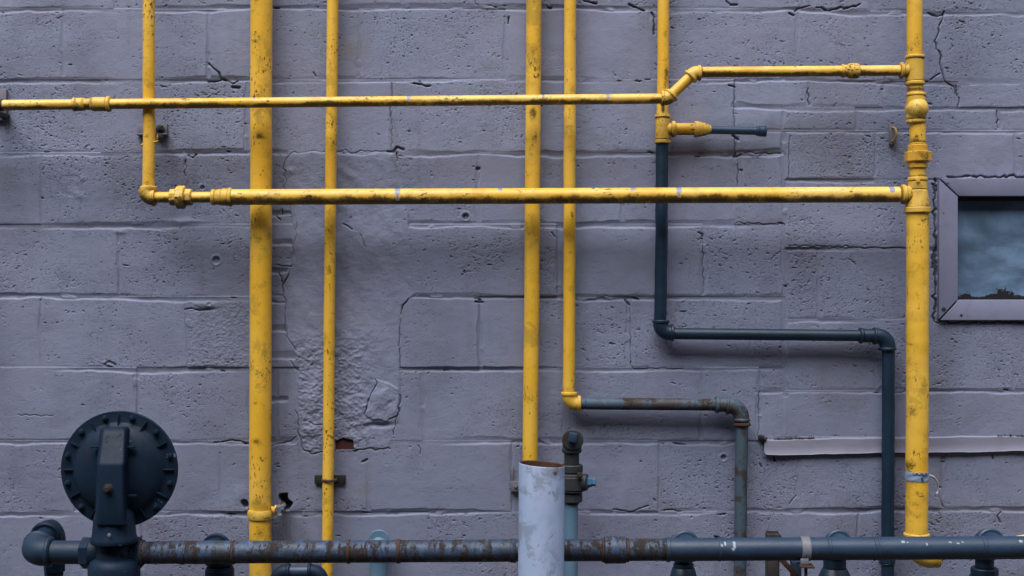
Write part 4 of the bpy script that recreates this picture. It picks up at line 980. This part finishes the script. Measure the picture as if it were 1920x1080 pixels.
br = root('pipe_bracket', P(290, 246, 4), 'lilac overpainted angle bracket with a black bolt and wire ring on the left drop pipe', 'bracket')
plt = plate(MB(), 258, 314, 232, 252, 3, 5).build('plate', 'wall_paint_on_metal', br)
lp = MB(); lp.box(P(286, 252, 8), 57*S, 13*S, 3*S, bev=.0008)
lp.box(P(292, 253, 40), 12*S, 64*S, 4*S, bev=.0008); lp.build('arm', 'wall_paint_on_metal', br)
MB().fit(P(301, 243, 4), fr, [(4, 9), (8, 6), (5, 3.4)], S, 6, bev=.8).build('bolt', 'black', plt)
rb = MB(); kk = K(78); c = P(280.5, 265, 78)
pts = [c+Vector((math.cos(a)*14.5*kk, math.sin(a)*14.5*kk, (-3.0+3.5*math.cos(a)+math.sin(a)*3)*kk)) for a in np.linspace(0, 2*math.pi, 40)]
rb.sweep(pts, 1.9*kk, 10); rb.sweep([P(293, 262, 70), P(295, 257, 62), P(294, 253, 52)], 1.9*kk, 10)
rb.build('wire_ring', 'yellow_fit', br)

br = root('pipe_bracket', P(-4, 197, 4), 'grey strut bracket with a black strap at the left edge holding the upper cross pipe', 'bracket')
plate(MB(), -24, 13, 168, 226, 5, 8).build('plate', 'wall_paint_on_metal', br)
am = MB(); am.box(P(-6, 213, 48), 13*S, 92*S, 8*S, bev=.001)
am.build('arm', 'black', br)
rb = MB(); c = P(0, 197.2, 100); kk = K(100); n = 48; base = 0
for q in range(n):
    a = 2*math.pi*q/n
    for xo, rr in ((-6, 9.9), (-6, 11.6), (6, 11.6), (6, 9.9)): rb.v.append(c+Vector((xo*kk, math.cos(a)*rr*kk, math.sin(a)*rr*kk))); rb.so.append(0)
for q in range(n):
    for j in range(4):
        rb.f.append((q*4+j, q*4+(j+1) % 4, ((q+1) % n)*4+(j+1) % 4, ((q+1) % n)*4+j))
rb.build('strap', 'black', br)

br = root('pipe_bracket', P(965, 900, 4), 'small grey painted plate bracket peeking out left of the white bollard', 'bracket')
plate(MB(), 957, 985, 902, 921, 6, 10).build('plate', 'wall_paint_on_metal', br)
b2 = plate(MB(), 958, 963, 874, 902, 3, 4); b2.fit(P(967, 912, 11), fr, [(3, 3)], S, 8); b2.build('tab', 'wall_paint_on_metal', br)
rb = hoop(MB(), 997, 911, 27, 14.4, 8, 2.2); rb.box(P(976, 911, 22), 10*S, 34*S, 7*S); rb.build('ring', 'wall_paint_on_metal', br)

hk = root('wall_hook', P(1673, 255, 3), 'small brass loop on a narrow painted plate, left of the right riser', 'hook')
plate(MB(), 1667, 1679, 233, 271, 4, 7).build('plate', 'wall_paint_on_metal', hk)
c = P(1673, 252, 8)
MB().sweep([c+Vector((0.0035*math.sin(a), -0.028*math.sin(a), 0.019*math.cos(a))) for a in np.linspace(0, math.pi, 20)], [1.8*S]*20, 12).build('loop', 'brass', hk)

# strap clamp on the header
sc = root('strap_clamp', P(1508, 1031, HD), 'bright strap clamp with a rusty bolt plate round the blue header', 'clamp')
k = K(HD); c = hat(u=1508.5); st = MB(); n = 56
for q in range(n):
    a = 2*math.pi*q/n
    for xo, rr in ((-8.5, 21.5), (-8, 23.4), (8, 23.4), (8.5, 21.5)): st.v.append(c+hdr*(xo*k)+(Vector((0, 1, 0))*math.cos(a)+Vector((0, 0, 1))*math.sin(a))*(rr*k)); st.so.append(0)
for q in range(n):
    for j in range(4): st.f.append((q*4+j, q*4+(j+1) % 4, ((q+1) % n)*4+(j+1) % 4, ((q+1) % n)*4+j))
st.box(P(1508.5, 1053, 219), 15*k, 3*k, 11*k, bev=.0008)
st.build('strap', 'zinc', sc)
bp = MB().box(P(1511, 1060.5, 212), 27*k, 30*k, 4*k, Matrix.Rotation(0.06, 3, 'Y'), .001).build('bolt_plate', 'rust', sc)
MB().fit(P(1511, 1056, 214), dn, [(4, 7), (22, 3.2)], k, 6).build('bolt', 'rust', bp)

# support stand behind the header
ss = root('pipe_support', P(1448, ground_v(130), 130), 'rusty steel support post with a diagonal brace behind the blue header', 'support')
k = K(130)
zt, zb = P(0, 1000, 130).z, -0.02
MB().box(Vector((P(1448, 0, 130).x, -130*S, (zt+zb)/2)), 22*k, 26*k, zt-zb, bev=.0015).build('post', 'strut', ss)
tc = MB(); tc.poly_prism([P(1436, 999, 128), P(1437, 995, 128), P(1458, 996, 128), P(1470, 1012, 128), P(1437, 1012, 128)][::-1], [P(1436, 999, 90), P(1437, 995, 90), P(1458, 996, 90), P(1470, 1012, 90), P(1437, 1012, 90)][::-1])
tc.build('cap', 'strut', ss)
zt2 = P(0, 1052, 130).z
MB().box(Vector((P(1492, 0, 130).x, -130*S, (zt2+zb)/2)), 17*k, 22*k, zt2-zb, bev=.0015).build('post', 'slate', ss)
MB().sweep([P(1462, 1046, 142), P(1520, 1108, 142)], 7*k, 4, rot=math.pi/4).build('brace', 'rust', ss)

# ------------------------------------------------------------------ flashing strip
fl = root('metal_flashing', P(1680, 836, 6), 'pale lilac bent metal strip with a torn left end, under the plain block course', 'flashing')
mb = MB(); cols = []
us = [1433, 1436, 1441]+list(np.arange(1450, 2330, 14.0))
rowsd = [(0.0, 0.5), (0.05, 5.5), (0.10, 7.0), (0.5, 7.4), (0.94, 8.2), (1.0, 9.4), (1.0, 7.6), (0.93, 6.2), (0.5, 5.4), (0.11, 5.0), (0.03, -0.5)]
for q, u_ in enumerate(us):
    vt = 823-0.0145*(u_-1433)+0.7*wob(u_*0.03, 1); vb_ = 853-0.0155*(u_-1433)+0.6*wob(u_*0.02, 3)
    if q == 0: vt, vb_ = 824, 848
    if q == 1: vt, vb_ = 823.5, 852
    i = len(mb.v)
    for f, dd in rowsd:
        mb.v.append(P(u_, vt+(vb_-vt)*f, dd+0.25*wob(u_*0.05+f*3, 2)*(0.2+f))); mb.so.append(0)
    cols.append(i)
m = len(rowsd)
for a, b_ in zip(cols[:-1], cols[1:]):
    for j in range(m): mb.f.append((a+j, a+(j+1) % m, b_+(j+1) % m, b_+j))
mb.f.append(tuple(range(cols[0], cols[0]+m))); mb.f.append(tuple(range(cols[-1]+m-1, cols[-1]-1, -1)))
stp = mb.build('strip', 'flash', fl)
def bead(u0, u1, v0, v1, d, r):
    pts, rad = [], []
    n = max(6, int((u1-u0)/2.2))
    for q in range(n+1):
        t = q/n; uu = u0+(u1-u0)*t
        pts.append(P(uu, v0+(v1-v0)*t+random.uniform(-1, 1), d+random.uniform(-1, 1))); rad.append((r*random.uniform(.45, 1.15) if 0 < q < n else .4)*S)
    return MB().sweep(pts, rad, 10)
bead(1450, 1528, 824, 821.5, 3, 3.2).build('sealant', 'sealant', stp)
bead(1868, 1990, 819, 816.5, 3, 3.6).build('sealant', 'sealant', stp)
tr = MB().fit(P(1422, 817, 2), (0.75, -0.35, -0.5), [(7, 3, 6), (10, 6.5, 3)], S, 7, bev=1); tr.fit(P(1430, 828, 4), (0.6, -0.2, 0.6), [(12, 4, 2)], S, 6, bev=1)
tr.build('torn_end', 'sealant', fl)

# ------------------------------------------------------------------ window
wn = root('window', P(1938, 467, 0), 'small lilac framed window with clouded dirty glass at the right edge', 'window')
u0, u1, v0, v1 = 1757.5, 2118, 335, 600; iw = 35
def rail(pts_o, pts_i, nm='frame_rail'):
    pass
fb = MB()
o = [(u0, v0), (u1, v0), (u1, v1), (u0, v1)]; ii = [(u0+iw, v0+iw-2), (u1-iw, v0+iw-2), (u1-iw, v1-iw-3), (u0+iw, v1-iw-3)]
for q in range(4):
    a, b_ = o[q], o[(q+1) % 4]; c_, d_ = ii[(q+1) % 4], ii[q]
    g_ = 0.35
    def sh(p, tgt): return (p[0]+(tgt[0]-p[0])*g_/40, p[1]+(tgt[1]-p[1])*g_/40)
    A, B, C, D = sh(a, b_), sh(b_, a), sh(c_, d_), sh(d_, c_)
    W = lambda p, d: Vector(((p[0]-960)*S, -d*S, ZC-(p[1]-540)*S))
    rail_mb = MB().poly_prism([W(p, 9+0.4*q % 2) for p in (A, B, C, D)], [W(p, -55) for p in (A, B, C, D)])
    rail_mb.build('frame_rail', 'frame', wn, bevel=0.0012)
W = lambda u, v, d: Vector(((u-960)*S, -d*S, ZC-(v-540)*S))
bdg = MB()                                      # black strip in place of the shade under the top rail
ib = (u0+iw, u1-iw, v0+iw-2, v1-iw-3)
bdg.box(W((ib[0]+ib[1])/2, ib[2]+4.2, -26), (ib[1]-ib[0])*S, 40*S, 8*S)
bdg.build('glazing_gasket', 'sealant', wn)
nx, nz = 90, 60; pm = MB()
for j in range(nz+1):
    for i in range(nx+1):
        uu = ib[0]-4+(ib[1]-ib[0]+8)*i/nx; vv = ib[2]-4+(ib[3]-ib[2]+8)*j/nz
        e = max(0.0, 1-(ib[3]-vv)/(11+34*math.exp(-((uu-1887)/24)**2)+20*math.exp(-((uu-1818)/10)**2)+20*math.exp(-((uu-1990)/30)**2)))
        e = max(e, 0.7*max(0, 1-(vv-ib[2])/14), .45*max(0, 1-(uu-ib[0])/5))  # also darkens the pane along its top and left edges
        pm.v.append(W(uu, vv, -18+0.5*math.sin(uu*0.03)*math.sin(vv*0.04))); pm.so.append(e)
for j in range(nz):
    for i in range(nx):
        a = j*(nx+1)+i; pm.f.append((a, a+1, a+nx+2, a+nx+1))
po = pm.build('pane', 'pane', wn)
at_ = po.data.attributes.get('soot')
if at_: at_.name = 'dirt'
for (uu, vv, r, mt) in ((1774, 342, 2.6, 'frame'), (1766, 580, 4.5, 'sealant'), (1799, 591, 2.6, 'sealant'), (1766, 400, 1.4, 'sealant')):
    MB().fit(W(uu, vv, 9), fr, [(1.6, r)], S, 10, bev=.5).build('screw', mt, wn)
